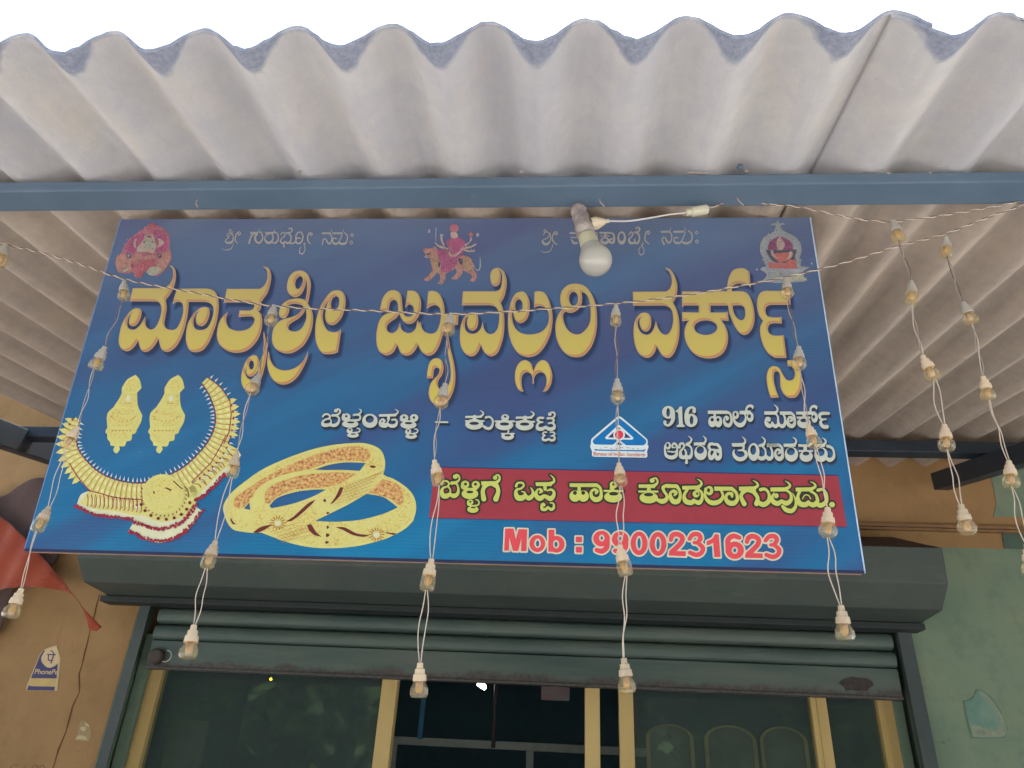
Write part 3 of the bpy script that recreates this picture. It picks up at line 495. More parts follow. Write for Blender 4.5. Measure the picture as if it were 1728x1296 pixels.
hb_ = MB(); p = atY(1249, 276, .992); hb_.lathe([(0, .008), (.003, .007), (.006, .004), (.006, 0)], 10, 0, Matrix.Translation((p[0], .996, p[2] - .006)) @ Matrix.Rotation(math.radians(90), 4, 'X')); rpart(hb_, 'bolt_head', plain('bolt_mat', lin(84, 94, 108)[:3], .5))
hb_ = MB(); rs_ = random.Random(4)
for x_, y_, rx_ in ((1180, 291, 26), (880, 290, 5), (1500, 292, 4), (1260, 289, 4), (1570, 291, 3), (240, 288, 4), (505, 289, 5)):
    p = atY(x_, y_, .9955); hb_.add([(p[0] + rx_ * .0008 * (1 + .2 * rs_.random()) * math.cos(t_), .9955, p[2] + .0022 * (1 + .6 * rs_.random()) * math.sin(t_)) for t_ in np.linspace(0, 5.6, 9)], [list(range(9))])
o_ = rpart(hb_, 'paint_scrape', plain('scrape_mat', lin(150, 140, 132)[:3], .8)); o_['kind'] = 'stuff'
# rear beam just in front of the wall and the two rafters
q = atY(1500, 762, 2.64); rz0 = q[2]
pb = MB(); pb.box((-3.4, 2.64, rz0), (3.2, 2.70, under(2.64) - .001)); rpart(pb, 'rear_beam', bd.m, .003)
def rafter(pa, ya, pb_, yb, wdt=.06, h=.075):
    A = atY(*pa, ya); B = atY(*pb_, yb); dd = B - A; A = A - dd * 0; 
    mb = MB(); V = []
    for P_ in (A, B):
        for sx, sz in ((-1, -1), (1, -1), (1, 1), (-1, 1)): V.append(P_ + np.array([sx * wdt / 2, 0, sz * h / 2]))
    mb.add(V, [(0, 1, 2, 3), (7, 6, 5, 4), (0, 4, 5, 1), (1, 5, 6, 2), (2, 6, 7, 3), (3, 7, 4, 0)])
    return rpart(mb, 'rafter', bd.m, .004)
A_ = atY(1585, 813, 3.02); B_ = atY(1728, 765, 2.45)
rafter((1585, 813), 3.02, (1760, 757), 2.35)
rafter((104, 770), 3.02, (-40, 718), 2.35, h=.10)
hk = MB()
for x, y in ((330, 346), (1245, 343), (1012, 345)):
    p = atY(x, y, 1.0); hk.tube([p + np.array([0, 0, .012]), p + np.array([.002, -.004, .0]), p + np.array([.008, -.004, -.008])], .0016, 6)
rpart(hk, 'nail', plain('rusty_nail', lin(150, 140, 134)[:3], .5))
# ------------------------------------------------------------------ signboard
sb = empty('signboard'); sm = Matrix.Identity(4)
for r_ in range(3): sm[r_][0] = ex[r_]; sm[r_][1] = ey[r_]; sm[r_][2] = ez[r_]; sm[r_][3] = SC[r_]
sb.matrix_world = sm
tag(sb, 'blue jewellery shop signboard with yellow Kannada title, printed necklace and bangles, hung under the canopy', 'sign')
cn = [sg(204, 370), sg(1368, 367), sg(1461, 968), sg(40, 930)]
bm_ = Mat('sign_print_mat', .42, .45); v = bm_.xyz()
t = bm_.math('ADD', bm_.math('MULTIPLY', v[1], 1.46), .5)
base = bm_.ramp(t, [(.0, lin(14, 104, 146)), (.16, lin(22, 98, 142)), (.4, lin(42, 92, 134)), (.65, lin(62, 90, 130)), (.85, lin(84, 102, 132)), (1, lin(98, 112, 136))])  # print gradient; its top stops are paled and greyed to paint in the glare
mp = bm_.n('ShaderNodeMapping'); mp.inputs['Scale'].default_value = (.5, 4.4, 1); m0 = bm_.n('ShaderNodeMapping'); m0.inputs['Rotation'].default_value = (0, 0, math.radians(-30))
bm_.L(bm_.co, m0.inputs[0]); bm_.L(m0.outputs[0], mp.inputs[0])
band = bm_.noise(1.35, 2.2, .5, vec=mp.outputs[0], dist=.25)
c = bm_.mix(bm_.ramp(band, [(.48, (0, 0, 0)), (.62, (.95, .95, .95))]), base, bm_.ramp(t, [(.0, lin(48, 74, 122)), (.5, lin(62, 74, 116)), (1, lin(90, 98, 130))]))  # band tones pale upward too, with the same veil painted in
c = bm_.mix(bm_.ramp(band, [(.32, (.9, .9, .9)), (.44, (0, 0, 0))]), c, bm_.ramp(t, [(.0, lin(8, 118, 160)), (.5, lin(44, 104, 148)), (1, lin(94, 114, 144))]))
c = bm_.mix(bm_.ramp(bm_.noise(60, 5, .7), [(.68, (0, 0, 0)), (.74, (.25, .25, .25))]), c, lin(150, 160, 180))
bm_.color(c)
wv = bm_.n('ShaderNodeTexWave', wave_type='BANDS', bands_direction='Y'); wv.inputs['Scale'].default_value = 52; wv.inputs['Distortion'].default_value = .6
wv.inputs['Detail Scale'].default_value = .4
bm_.L(bm_.co, wv.inputs[0]); bm_.bump(wv.outputs['Fac'], .10, .0012)
bm_.roughv(bm_.ramp(bm_.noise(7, 6), [(.3, (.34,) * 3), (.7, (.52,) * 3)]))
# board: front sheet slightly bowed, built as a grid
nb = 40; V = []; F = []
def bil(u, v_):
    a = np.array(cn[3]) * (1 - u) + np.array(cn[2]) * u; b = np.array(cn[0]) * (1 - u) + np.array(cn[1]) * u; return a * (1 - v_) + b * v_
D_ = .016
P = [(*cn[0], 0), (*cn[1], 0), (*cn[2], 0), (*cn[3], 0)]
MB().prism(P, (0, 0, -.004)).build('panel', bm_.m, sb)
fr = MB(); wd = plain('sign_wood_mat', lin(176, 136, 106)[:3], .7)
P2 = [(x * .9985, y * .997, -.004) for x, y, _ in P]
fr.prism(P2, (0, 0, -D_)); fr.build('backing_frame', wd, sb)
wt = plain('white_edge_mat', lin(176, 196, 214)[:3], .5)
def strip(a, b, wdt, z, m, name):
    a = np.array(a); b = np.array(b); n = np.array([-(b - a)[1], (b - a)[0]]); n = n / np.linalg.norm(n) * wdt
    MB().prism([(*a, z), (*b, z), (*(b + n), z), (*(a + n), z)], (0, 0, .0004)).build(name, m, sb)
strip(cn[2], cn[1], .0022, .0002, wt, 'edge_strip'); strip(cn[0], cn[3], .0016, .0002, plain('edge_l', lin(104, 138, 186)[:3]), 'edge_strip')
strip(cn[3], cn[2], .0045, .0002, plain('edge_dark', lin(40, 42, 70)[:3]), 'edge_strip')
# --- print inks
ink = lambda n_, r_, g_, b_, var=.06: plain(n_, lin(r_, g_, b_)[:3], .45, var, 30, .4)
def inkg(name, top, bot):       # ink paler up the board: lens glare put into the colour
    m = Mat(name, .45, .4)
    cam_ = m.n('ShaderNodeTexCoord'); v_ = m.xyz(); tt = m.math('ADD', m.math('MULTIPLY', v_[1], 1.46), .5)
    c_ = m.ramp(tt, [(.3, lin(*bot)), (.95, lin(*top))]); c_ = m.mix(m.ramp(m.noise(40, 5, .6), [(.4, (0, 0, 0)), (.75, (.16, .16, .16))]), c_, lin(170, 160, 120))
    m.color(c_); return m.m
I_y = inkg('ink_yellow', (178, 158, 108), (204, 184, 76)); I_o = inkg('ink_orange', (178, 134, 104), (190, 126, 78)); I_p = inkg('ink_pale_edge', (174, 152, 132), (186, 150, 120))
I_s = ink('ink_shadow', 44, 56, 84); I_s2 = ink('ink_soft_shadow', 52, 74, 116); I_w = ink('ink_white', 188, 190, 176); I_w2 = ink('ink_pale_white', 160, 156, 150); I_d = ink('ink_dark', 38, 44, 52)
I_red = ink('ink_red_band', 150, 52, 62); I_ly = ink('ink_lime', 190, 192, 96); I_dg = ink('ink_dark_green', 44, 48, 40); I_mr = ink('ink_mobile_red', 214, 72, 80); I_cr = ink('ink_cream', 204, 198, 170)
ZL = .0005
for gl in TITLE:
    fx = field(gl, .6, 14); xs, ys, D = fx
    le = flat(contours(xs, ys, D), 'title_letter', I_p, sb, ZL * 3)
    flat(contours(xs, ys, D + 1.1), 'letter_bevel', I_o, le, .0003)
    flat(contours(xs, ys, np.maximum(D + 1.3, gshift(fx, -3.0, -3.6) + .4)), 'letter_face', I_y, le, .0006)
    flat(contours(xs, ys, gshift(fx, 4.2, 5.4) - .2), 'letter_shadow', I_s, le, -ZL)
    flat(contours(xs, ys, gshift(fx, 4.8, 6.0) - 2.0), 'letter_shadow', I_s2, le, -2 * ZL)
def islands(loops):
    """outer loops, each with the holes it holds"""
    ar = lambda L: .5 * sum(L[i][0] * L[(i + 1) % len(L)][1] - L[(i + 1) % len(L)][0] * L[i][1] for i in range(len(L)))
    A = [ar(L) for L in loops]
    if not A: return []
    sgn = 1 if max(A, key=abs) > 0 else -1
    outs = [i for i in range(len(A)) if A[i] * sgn > 0]; res = {i: [loops[i]] for i in outs}
    def inside(p, L):
        c = False
        for i in range(len(L)):
            (x0, y0), (x1, y1) = L[i], L[(i + 1) % len(L)]
            if (y0 > p[1]) != (y1 > p[1]) and p[0] < (p[1] - y0) * (x1 - x0) / (y1 - y0) + x0: c = not c
        return c
    for i in range(len(A)):
        if i in res: continue
        k = [o for o in outs if inside(loops[i][0], loops[o])]
        if k: res[min(k, key=lambda o: abs(A[o]))].append(loops[i])
    return [v for k_, v in res.items() if abs(A[k_]) > .6]
def words(glyphs, name, face, shadow=None, soft=None, outline=None, ow=0, zl=1):
    for gl in glyphs:
        fx = field(gl, .5, 10); xs, ys, D = fx
        root = empty(name, (0, 0, 0), sb)
        def put(F_, nm, m_, z):
            for lp in islands(contours(xs, ys, F_)): flat(lp, nm, m_, root, z)
        put(D, 'letter', face, ZL * (2 + zl))
        if outline: put(D - ow, 'letter_outline', outline, ZL * (1 + zl))
        if shadow: put(gshift(fx, 2.0, 3.5) - .2, 'letter_shadow', shadow, ZL * (1 + zl))
        if soft: put(gshift(fx, 2.6, 4.5) - 1.4, 'letter_shadow', soft, ZL * zl)
words(LINE_A + LINE_B, 'blessing_lettering', I_w2)
words(PLACE, 'place_name_lettering', I_w, I_d, I_s2); words(HALL, 'hallmark_lettering', I_w, I_d, I_s2)
flat([[(733, 789), (1414, 803), (1429, 889), (724, 874)]], 'red_band', I_red, sb, ZL)
flat([[(732, 787.6), (1415, 801.6), (1415, 803), (732, 789)], [(724, 874), (1429, 889), (1429, 890), (724, 875)]], 'band_edge', ink('ink_navy', 34, 40, 92), sb, ZL)
words(RED, 'service_lettering', I_ly, outline=I_dg, ow=3.0)
words(MOB, 'mobile_number_lettering', I_mr, outline=I_cr, ow=2.7)
# --- font text through the same plane (tiny Latin lines)
def ftext(txt, x0, x1, y0, y1, name, mat, parent, z, conv, bold=.0, skew=0):
    cu = bpy.data.curves.new('t', 'FONT'); cu.body = txt; cu.offset = bold; o = bpy.data.objects.new('t', cu); me = bpy.data.meshes.new_from_object(o)
    bpy.data.objects.remove(o); co = np.array([v_.co[:2] for v_ in me.vertices]); lo = co.min(0); hi = co.max(0)
    for v_ in me.vertices:
        u = (v_.co[0] - lo[0]) / (hi[0] - lo[0]); w_ = (v_.co[1] - lo[1]) / (hi[1] - lo[1])
        a_, b_ = conv(x0 + u * (x1 - x0) + skew * w_ * (y1 - y0), y1 - w_ * (y1 - y0) + u * (x1 - x0) * .02); v_.co = (a_, b_, 0)
    me.materials.clear(); me.materials.append(mat); t_ = bpy.data.objects.new(name, me); C.objects.link(t_); t_.parent = parent; t_.location = (0, 0, z); return t_
# --- bureau emblem
def loop(s_, ox, oy, sc): return [tuple(p) for p in _cr([(float(q.rstrip('!').split(',')[0]) / sc + ox, float(q.rstrip('!').split(',')[1]) / sc + oy, q.endswith('!')) for q in s_.split()], 4)]
em = lambda s_: loop(s_, 988, 695, 14.4)
I_bb = ink('emblem_blue', 16, 106, 168); I_ew = ink('emblem_white', 206, 216, 214); I_nv = ink('emblem_navy', 52, 58, 104); I_er = ink('emblem_red', 220, 50, 72)
e0 = flat([em("800,115 850,118 890,145 1480,650 1512,720 1505,800! 1530,835 1520,890 1490,985! 1500,1010 1500,1090 1460,1115! 190,1090! 158,1060 160,960! 118,860 120,800! 135,780 132,700 165,640 760,130")], 'emblem', I_ew, sb, ZL)
flat([em("800,165 840,165 1450,670 1475,720 1455,780 1400,818! 985,815! 815,680! 660,805! 270,798 200,775 180,720 205,670 770,185")], 'emblem_triangle', I_bb, e0, .0003)
flat([em("810,325 840,340 1150,620 1160,660 1120,682! 500,668! 480,630 500,600 780,340")], 'emblem_inner_rim', I_ew, e0, .0006)
flat([em("808,380! 1100,640! 545,630!")], 'emblem_inner', I_nv, e0, .0009)
cc = lambda cx, cy, r_: [(988 + (cx + r_ * math.cos(a)) / 14.4, 695 + (cy + r_ * math.sin(a)) / 14.4) for a in np.linspace(0, 6.283, 25)[:-1]]
flat([cc(815, 565, 142)], 'emblem_disc_rim', I_ew, e0, .0012); flat([cc(815, 565, 104)], 'emblem_disc', I_er, e0, .0015)
flat([em("815,735! 905,808! 735,800!")], 'emblem_notch', I_nv, e0, .0006)
flat([em("215,905! 300,918! 1380,935! 1470,905! 1425,968! 235,945!")], 'emblem_bar', I_bb, e0, .0003)
ftext('Bureau of Indian Standards', 1001.5, 1089, 762.5, 769, 'emblem_lettering', ink('ink_brick', 206, 108, 84), e0, .0006, sg, .01)
ftext('. - . . - - . .', 1012, 1078, 754.5, 757, 'emblem_lettering', ink('ink_brick2', 176, 130, 100), e0, .0006, sg, .02)
# --- jewellery prints
gold = Mat('printed_gold', .45, .4)
vo = gold.n('ShaderNodeTexVoronoi'); vo.inputs['Scale'].default_value = 330; gold.L(gold.co, vo.inputs[0])
c = gold.ramp(vo.outputs['Distance'], [(.15, lin(210, 200, 118)), (.6, lin(202, 184, 100)), (.95, lin(178, 138, 76))])
c = gold.mix(gold.ramp(gold.noise(26, 3), [(.4, (.2, .2, .2)), (.65, (.85, .85, .85))]), c, lin(204, 196, 120))
gold.color(c); I_g = gold.m
go = Mat('printed_orange_gold', .45, .4); c = go.ramp(go.noise(190, 3, .7), [(.36, lin(140, 74, 54)), (.45, lin(190, 130, 82)), (.55, lin(202, 160, 96)), (.66, lin(208, 192, 120))]); go.color(c); I_og = go.m
I_lg = ink('print_light_gold', 204, 196, 116); I_pl = ink('print_pale', 206, 204, 168); I_rb = ink('print_ruby', 150, 40, 62); I_br = ink('print_brown', 176, 110, 64); I_dr = ink('print_dark_red', 104, 36, 36); I_bt = ink('print_bright_white', 196, 210, 214)
BX = lambda s_: loop(s_, 370, 740, 5.0824)
outer = BX("40,640 35,580 60,525! 100,470 200,385 400,250 700,125 950,60 1200,38 1320,60 1390,105 1420,180 1420,260 1400,322! 1480,340 1600,415 1670,500 1690,600 1665,705! 1600,770 1500,830! 1400,870 1200,920 1000,940 800,935 600,895 420,830 360,808! 300,812! 200,800 120,780 70,720")
holes = [BX("810,270! 950,225 1100,205 1258,212! 1205,278! 1050,270 900,272!"), BX("430,578! 500,510 650,460 800,440 920,438! 800,500 650,555 500,590 450,598!"), BX("822,708! 950,645 1100,570 1265,475! 1400,500 1480,550 1532,592! 1400,650 1200,700 1000,716!"), BX("212,602! 260,548! 268,612!")]
bg_ = flat([outer] + holes, 'bangles_print', I_lg, sb, ZL)
shr = BX("60,630 80,560 160,470 260,390 420,270 700,145 950,80 1200,58 1300,80 1375,125 1400,200 1395,300! 1500,370 1600,440 1655,530 1665,610 1640,700! 1500,810 1200,895 1000,920 800,912 620,870 420,800! 250,780 120,745")
flat([shr] + holes, 'bangle_pattern', I_g, bg_, .0003)
flat([BX("125,560 150,500 260,420 400,330 600,230 850,130 1100,72 1220,75 1290,110 1290,180 1240,200! 1100,190 950,205 780,262 600,300 450,350 330,430 270,520 215,590! 150,600"), BX("400,550 395,480 430,420 560,360 760,310 1000,292 1180,300! 1050,385! 900,420 650,440 500,500 430,560!"), BX("1400,350! 1500,380 1570,440 1580,540 1540,580! 1470,520 1280,460! 1330,420!")], 'bangle_inner_face', I_og, bg_, .0006)['kind'] = 'stuff'
flat([BX("800,270 950,275 1190,285! 1180,300! 1000,288 760,306 560,352 420,415 385,480 390,560! 300,600! 290,520 350,430 480,340 620,295")], 'bangle_rim', I_lg, bg_, .0007)
flat([BX("570,715! 640,670 760,560 830,525! 790,570 680,670 620,710!"), BX("290,808! 360,760 455,738! 400,780 330,812!"), BX("1000,762! 1080,765 1180,815 1290,830! 1240,845 1150,830 1060,785!"), BX("1410,805! 1520,815! 1500,830!"), BX("950,570! 1000,500 1040,420 1065,425! 1040,490 985,550!"), BX("755,745! 790,738 830,800 880,845! 820,830 770,790!"), BX("100,675! 125,720 150,735! 120,735 100,705!"), BX("895,530 905,520 918,535 905,548"), BX("920,640 935,630 945,640 930,650"), BX("925,750 945,760 925,778"), BX("920,815 950,828 920,848"), BX("915,880 945,890 915,905"), BX("1290,240 1320,232 1345,245 1320,255")], 'bangle_enamel', I_dr, bg_, .0009)['kind'] = 'stuff'
ln = MB()
def pline(mb, pts, wpx, z):
    for i in range(len(pts) - 1):
        a = np.array(pts[i]); b = np.array(pts[i + 1]); n = np.array([-(b - a)[1], (b - a)[0]]); n = n / (np.linalg.norm(n) + 1e-9) * wpx / 2
        mb.add([(*sg(*q_), z) for q_ in (a - n, b - n, b + n, a + n)], [(0, 1, 2, 3)])
bx = lambda x, y: (370 + x / 5.0824, 740 + y / 5.0824)
for k in range(12): pline(ln, [bx(1060 + 26 * k, 400 - 8 * k), bx(1130 + 26 * k, 540 - 24 * k)], .5, 0)
for k in range(6): pline(ln, [bx(1000 + 20 * k, 560 - 30 * k), bx(1290 + 14 * k, 470 - 34 * k)], .5, 0)
for k in range(12): pline(ln, [bx(480 + 28 * k, 850 - 11 * k), bx(560 + 22 * k, 890 - 12 * k + 10)], .5, 0)
for k in range(5): pline(ln, [bx(440 + 30 * k, 800 + 20 * k), bx(700 + 22 * k, 715 + 28 * k)], .5, 0)
for cx, cy in ((505, 725), (1350, 825)):
    for k in range(14):
        a = k * 2 * math.pi / 14; pline(ln, [bx(cx + 34 * math.cos(a), cy + 34 * math.sin(a)), bx(cx + 68 * math.cos(a), cy + 62 * math.sin(a))], 1.6, 0)
o = ln.build('bangle_engraving', I_br, bg_); o.location.z = .0009; o['kind'] = 'stuff'
flat([[bx(505 + 26 * math.cos(a), 728 + 20 * math.sin(a)) for a in np.linspace(0, 6.1, 14)], [bx(1350 + 26 * math.cos(a), 828 + 24 * math.sin(a)) for a in np.linspace(0, 6.1, 14)]], 'bangle_pearl', I_pl, bg_, .0012)['kind'] = 'stuff'
NX = lambda s_: loop(s_, 90, 620, 4.3212); nx_ = lambda x, y: (90 + x / 4.3212, 620 + y / 4.3212)
def earring(dx, parent):
    e = lambda s_: [(a + dx / 4.3212, b) for a, b in NX(s_)]
    q_ = flat([e("600,55! 630,90 645,150! 612,185! 615,260 625,300 650,350! 640,400 610,455! 600,480 575,490! 570,530 535,540! 520,575 480,575! 485,600 462,628 438,605 450,575! 420,570 415,545! 395,520 395,490! 380,470 395,440! 390,370! 400,330 440,290! 480,230 500,190! 500,150! 540,90")], 'earring_print', I_lg, sb, ZL)
    flat([e("598,75! 622,105 630,148! 590,180 520,165! 545,105"), e("515,195! 600,195! 605,270! 580,300 500,280 480,260!"), e("410,350! 450,310 560,300 630,350! 615,395 560,430 450,430 405,400!"), e("400,455! 600,455! 560,510 530,530 480,560 430,545 405,500!")], 'earring_pattern', I_g, q_, .0003)['kind'] = 'stuff'
    flat([e("560,205 565,235 545,250 528,235 540,210")], 'earring_pearl', I_pl, q_, .0006)
    mb = MB()
    for k in range(9):
        a = math.pi * (k + .5) / 9; pline(mb, [nx_(dx + 515 + 88 * math.cos(a), 350 + 42 * math.sin(a)), nx_(dx + 515 + 88 * math.cos(a) - 9, 356 + 42 * math.sin(a))], 1.3, 0)
    for k in range(5): pline(mb, [nx_(dx + 490 + 14 * k, 335 + (6 if k in (1, 2, 3) else 0)), nx_(dx + 497 + 14 * k, 337 + (6 if k in (1, 2, 3) else 0))], 1.0, 0)
    for k in range(6): pline(mb, [nx_(dx + 425 + 27 * k, 462), nx_(dx + 437 + 27 * k, 464)], 1.6, 0)
    for k in range(4): pline(mb, [nx_(dx + 525 + 12 * k, 262), nx_(dx + 531 + 12 * k, 266)], 1.2, 0)
    o_ = mb.build('earring_dots', I_br, q_); o_.location.z = .0006; o_['kind'] = 'stuff'
earring(0, sb); earring(312, sb)
# necklace: a curved gold band drawn from its centre line
ctr = _open([(1105, 95, 26), (1190, 190, 48), (1245, 320, 60), (1240, 450, 60), (1190, 580, 66), (1090, 700, 66), (980, 790, 62), (850, 860, 66), (760, 900, 72), (620, 925, 75), (450, 900, 75), (300, 830, 70), (190, 720, 62), (130, 610, 52), (130, 500, 40), (175, 380, 20)], 8)
def offs(sgn, k=1., add=0):
    r_ = []
    for i in range(len(ctr)):
        t_ = ctr[min(i + 1, len(ctr) - 1), :2] - ctr[max(i - 1, 0), :2]; t_ /= np.linalg.norm(t_); n_ = np.array([-t_[1], t_[0]]); r_.append(ctr[i, :2] + n_ * sgn * (ctr[i, 2] * k + add))
    return r_
ou, inn = offs(-1), offs(1)
spl = NX("170,1010! 200,930 260,900! 420,930 600,960! 660,1060! 820,1120 960,1060 1000,980! 1010,880! 1100,800 1210,640 1340,590! 1370,640! 1330,700! 1250,790 1180,850 1090,940 1040,970! 1045,1020! 1090,1050! 1030,1130 960,1210 880,1250 780,1280 680,1255 600,1210 548,1195! 585,1130! 560,1100 430,1085 300,1070")
nk = flat([spl], 'necklace_print', I_pl, sb, ZL)
flat([NX("195,990! 260,905! 420,940 600,960! 700,1060 860,1070 980,985! 1020,880! 1110,790 1210,640 1320,595! 1300,690 1220,760 1130,840 1040,930! 960,1060 850,1120 760,1120 650,1080! 600,1080 450,1050 300,1030")], 'necklace_drops', I_lg, nk, .0003)
flat([NX('990,880! 1100,770! 1200,640! 1240,540! 1350,600! 1220,760! 1030,960!')], 'necklace_middle', I_lg, nk, .0004)
flat([NX('640,900! 1010,840! 1050,900 1045,980! 960,1090 800,1110 650,1080!')], 'necklace_middle', I_lg, nk, .0004)
band = [nx_(*q_) for q_ in offs(1)] + [nx_(*q_) for q_ in offs(-1)][::-1]
flat([band], 'necklace_band', I_lg, nk, .0005)
s1 = MB(); s2 = MB(); s3 = MB(); s4 = MB()
cum = [0]
for i in range(1, len(ctr)): cum.append(cum[-1] + np.linalg.norm(ctr[i, :2] - ctr[i - 1, :2]))
def at(L_):
    i = min(max(np.searchsorted(cum, L_) - 1, 0), len(ctr) - 2); f_ = (L_ - cum[i]) / (cum[i + 1] - cum[i]); p = ctr[i] * (1 - f_) + ctr[i + 1] * f_
    t_ = ctr[i + 1, :2] - ctr[i, :2]; t_ = t_ / np.linalg.norm(t_); return p[:2], np.array([-t_[1], t_[0]]), p[2]
L_ = 20
while L_ < cum[-1]:
    p, n_, r_ = at(L_); tt = np.array([n_[1], -n_[0]])
    pline(s1, [nx_(*(p + n_ * r_)), nx_(*(p + n_ * r_ * .3 + tt * 5)), nx_(*(p - n_ * r_ * .95))], 1.1, 0)
    for k_ in (-.45, .45): s4.add([(*sg(*nx_(*(p + tt * 19 + n_ * r_ * k_ + tt * 9 * math.cos(a_) + n_ * r_ * .26 * math.sin(a_)))), 0) for a_ in np.linspace(0, 5.5, 8)], [list(range(8))])
    for sg_ in (1, -1):
        hid = (sg_ == -1 and 1240 < L_ < 2000) or (640 < p[0] < 1000 and sg_ == -1)
        q_ = p + n_ * sg_ * (r_ + 6)
        if not hid:
            pline(s2, [nx_(*(q_ - tt * 7)), nx_(*(q_ + tt * 7))], 3.0, 0); e_ = q_ + n_ * sg_ * 24
            s3.add([(*sg(*nx_(*(q_ - tt * 8))), 0), (*sg(*nx_(*(q_ + tt * 8))), 0), (*sg(*nx_(*(e_ + n_ * sg_ * 16))), 0)], [(0, 1, 2)])
    L_ += 38
for pts_ in ([(255, 900), (330, 915), (430, 945), (520, 960), (640, 965)], [(120, 700), (180, 800), (240, 870), (270, 905)], [(1010, 840), (1080, 770), (1150, 700), (1215, 590), (1260, 500)], [(1290, 240), (1300, 340), (1285, 470), (1245, 560)]):
    pline(s2, [nx_(*q_) for q_ in pts_], 1.5, 0)
rnd = random.Random(3)
for pts_ in ([(170, 1010), (300, 1075), (430, 1090), (580, 1110)], [(1040, 970), (1120, 920), (1190, 845), (1260, 780)], [(590, 1130), (680, 1160), (780, 1180), (900, 1150), (990, 1080), (1040, 1000)], [(560, 1195), (650, 1240), (780, 1270), (900, 1240), (980, 1180), (1090, 1050)]):
    pp = _open([(a, b) for a, b in pts_], 12)
    for a, b in pp:
        for k in range(3):
            x, y = a + rnd.uniform(-14, 14), b + rnd.uniform(-10, 10); r_ = rnd.uniform(5, 10); s2.add([(*sg(*nx_(x + r_ * math.cos(t_), y + r_ * math.sin(t_))), .00002 * k) for t_ in (0, 1.3, 2.5, 3.8, 5)], [(0, 1, 2, 3, 4)])
pt_ = MB()
L_ = 60
while L_ < cum[-1]:
    p, n_, r_ = at(L_); tt = np.array([n_[1], -n_[0]])
    for sg_ in (-1, 1):
        q_ = p + n_ * sg_ * (r_ - 2); out_ = np.linalg.norm(q_ - np.array([640, 420])) > np.linalg.norm(p - np.array([640, 420]))
        if out_ and (p[0] > 1225 or p[0] < 235):
            e_ = q_ + n_ * sg_ * 62; pt_.add([(*sg(*nx_(*(q_ - tt * 20))), 0), (*sg(*nx_(*(q_ - tt * 17 + n_ * sg_ * 26))), 0), (*sg(*nx_(*e_)), 0), (*sg(*nx_(*(q_ + tt * 17 + n_ * sg_ * 26))), 0), (*sg(*nx_(*(q_ + tt * 20))), 0)], [(0, 1, 2, 3, 4)])
            pline(s1, [nx_(*(q_ + tt * 20)), nx_(*(q_ + tt * 20 + n_ * sg_ * 26))], 1.0, 0)
    L_ += 40
o_ = pt_.build('necklace_petals', I_lg, nk); o_.location.z = .0009; o_['kind'] = 'stuff'
for k in range(14):
    x = 250 + 30 * k; y0 = 925 + 4.0 * k * .6 if x < 620 else 950; yb_ = 1010 + 5 * k * .7
    pline(s2, [nx_(x, y0), nx_(x + 8, y0 + 30), nx_(x + 6, yb_ - 12), nx_(x - 4, yb_ + 6)], 1.1, 0)
    if k < 13: s4.add([(*sg(*nx_(x + 17 + 9 * math.cos(a_), y0 + 50 + 28 * math.sin(a_))), 0) for a_ in np.linspace(0, 5.5, 8)], [list(range(8))])
for k in range(9):
    x, y = 1030 + 34 * k, 850 - 31 * k
    pline(s2, [nx_(x, y), nx_(x + 34, y + 4), nx_(x + 52, y + 30)], 1.1, 0)
for k in range(20):
    a = -.2 + k * .19; pline(s2, [nx_(808 + 158 * math.cos(a), 928 + 150 * math.sin(a)), nx_(808 + 170 * math.cos(a + .05), 930 + 162 * math.sin(a + .05))], 1.6, 0)
for k in range(9): x = 300 + 70 * k; (pline(s1, [nx_(x, 950 + 4 * k), nx_(x + 6, 990 + 3 * k), nx_(x - 6, 1030)], .8, 0) if x < 640 else None)
for k in range(6): pline(s2, [nx_(1080 + 38 * k, 830 - 45 * k), nx_(1125 + 36 * k, 860 - 42 * k)], .9, 0)
for q_, n_, m_, z_ in ((s4, 'necklace_beads', ink('print_bead', 216, 210, 146), .0007), (s1, 'necklace_ribs', I_br, .0010), (s2, 'necklace_rubies', I_rb, .0012), (s3, 'necklace_spikes', I_bt, .0008)):
    o_ = q_.build(n_, m_, nk); o_.location.z = z_; o_['kind'] = 'stuff'
flat([[nx_(805 + 152 * math.cos(a), 925 + 145 * math.sin(a)) for a in np.linspace(0, 6.28, 40)[:-1]]], 'pendant_rim', I_lg, nk, .0014)
flat([[nx_(805 + 128 * math.cos(a), 925 + 118 * math.sin(a)) for a in np.linspace(0, 6.28, 40)[:-1]]], 'pendant', I_g, nk, .0016)
pd = MB()
for k in range(9):
    a = .25 + k * .32; x, y = 820 + 185 * math.cos(a), 950 + 160 * math.sin(a); pd.add([(*sg(*nx_(x + 12 * math.cos(t_), y + 12 * math.sin(t_))), 0) for t_ in np.linspace(0, 5.6, 8)], [list(range(8))])
pline(pd, [nx_(880, 830), nx_(910, 860), nx_(945, 890)], 1.8, 0); pline(pd, [nx_(825, 880), nx_(865, 900)], 2.6, 0); pline(pd, [nx_(735, 905), nx_(742, 925)], 2.4, 0)
pline(pd, [nx_(960, 870), nx_(985, 900), nx_(990, 950)], 1.6, 0)
o_ = pd.build('pendant_stones', I_dr, nk); o_.location.z = .0018; o_['kind'] = 'stuff'
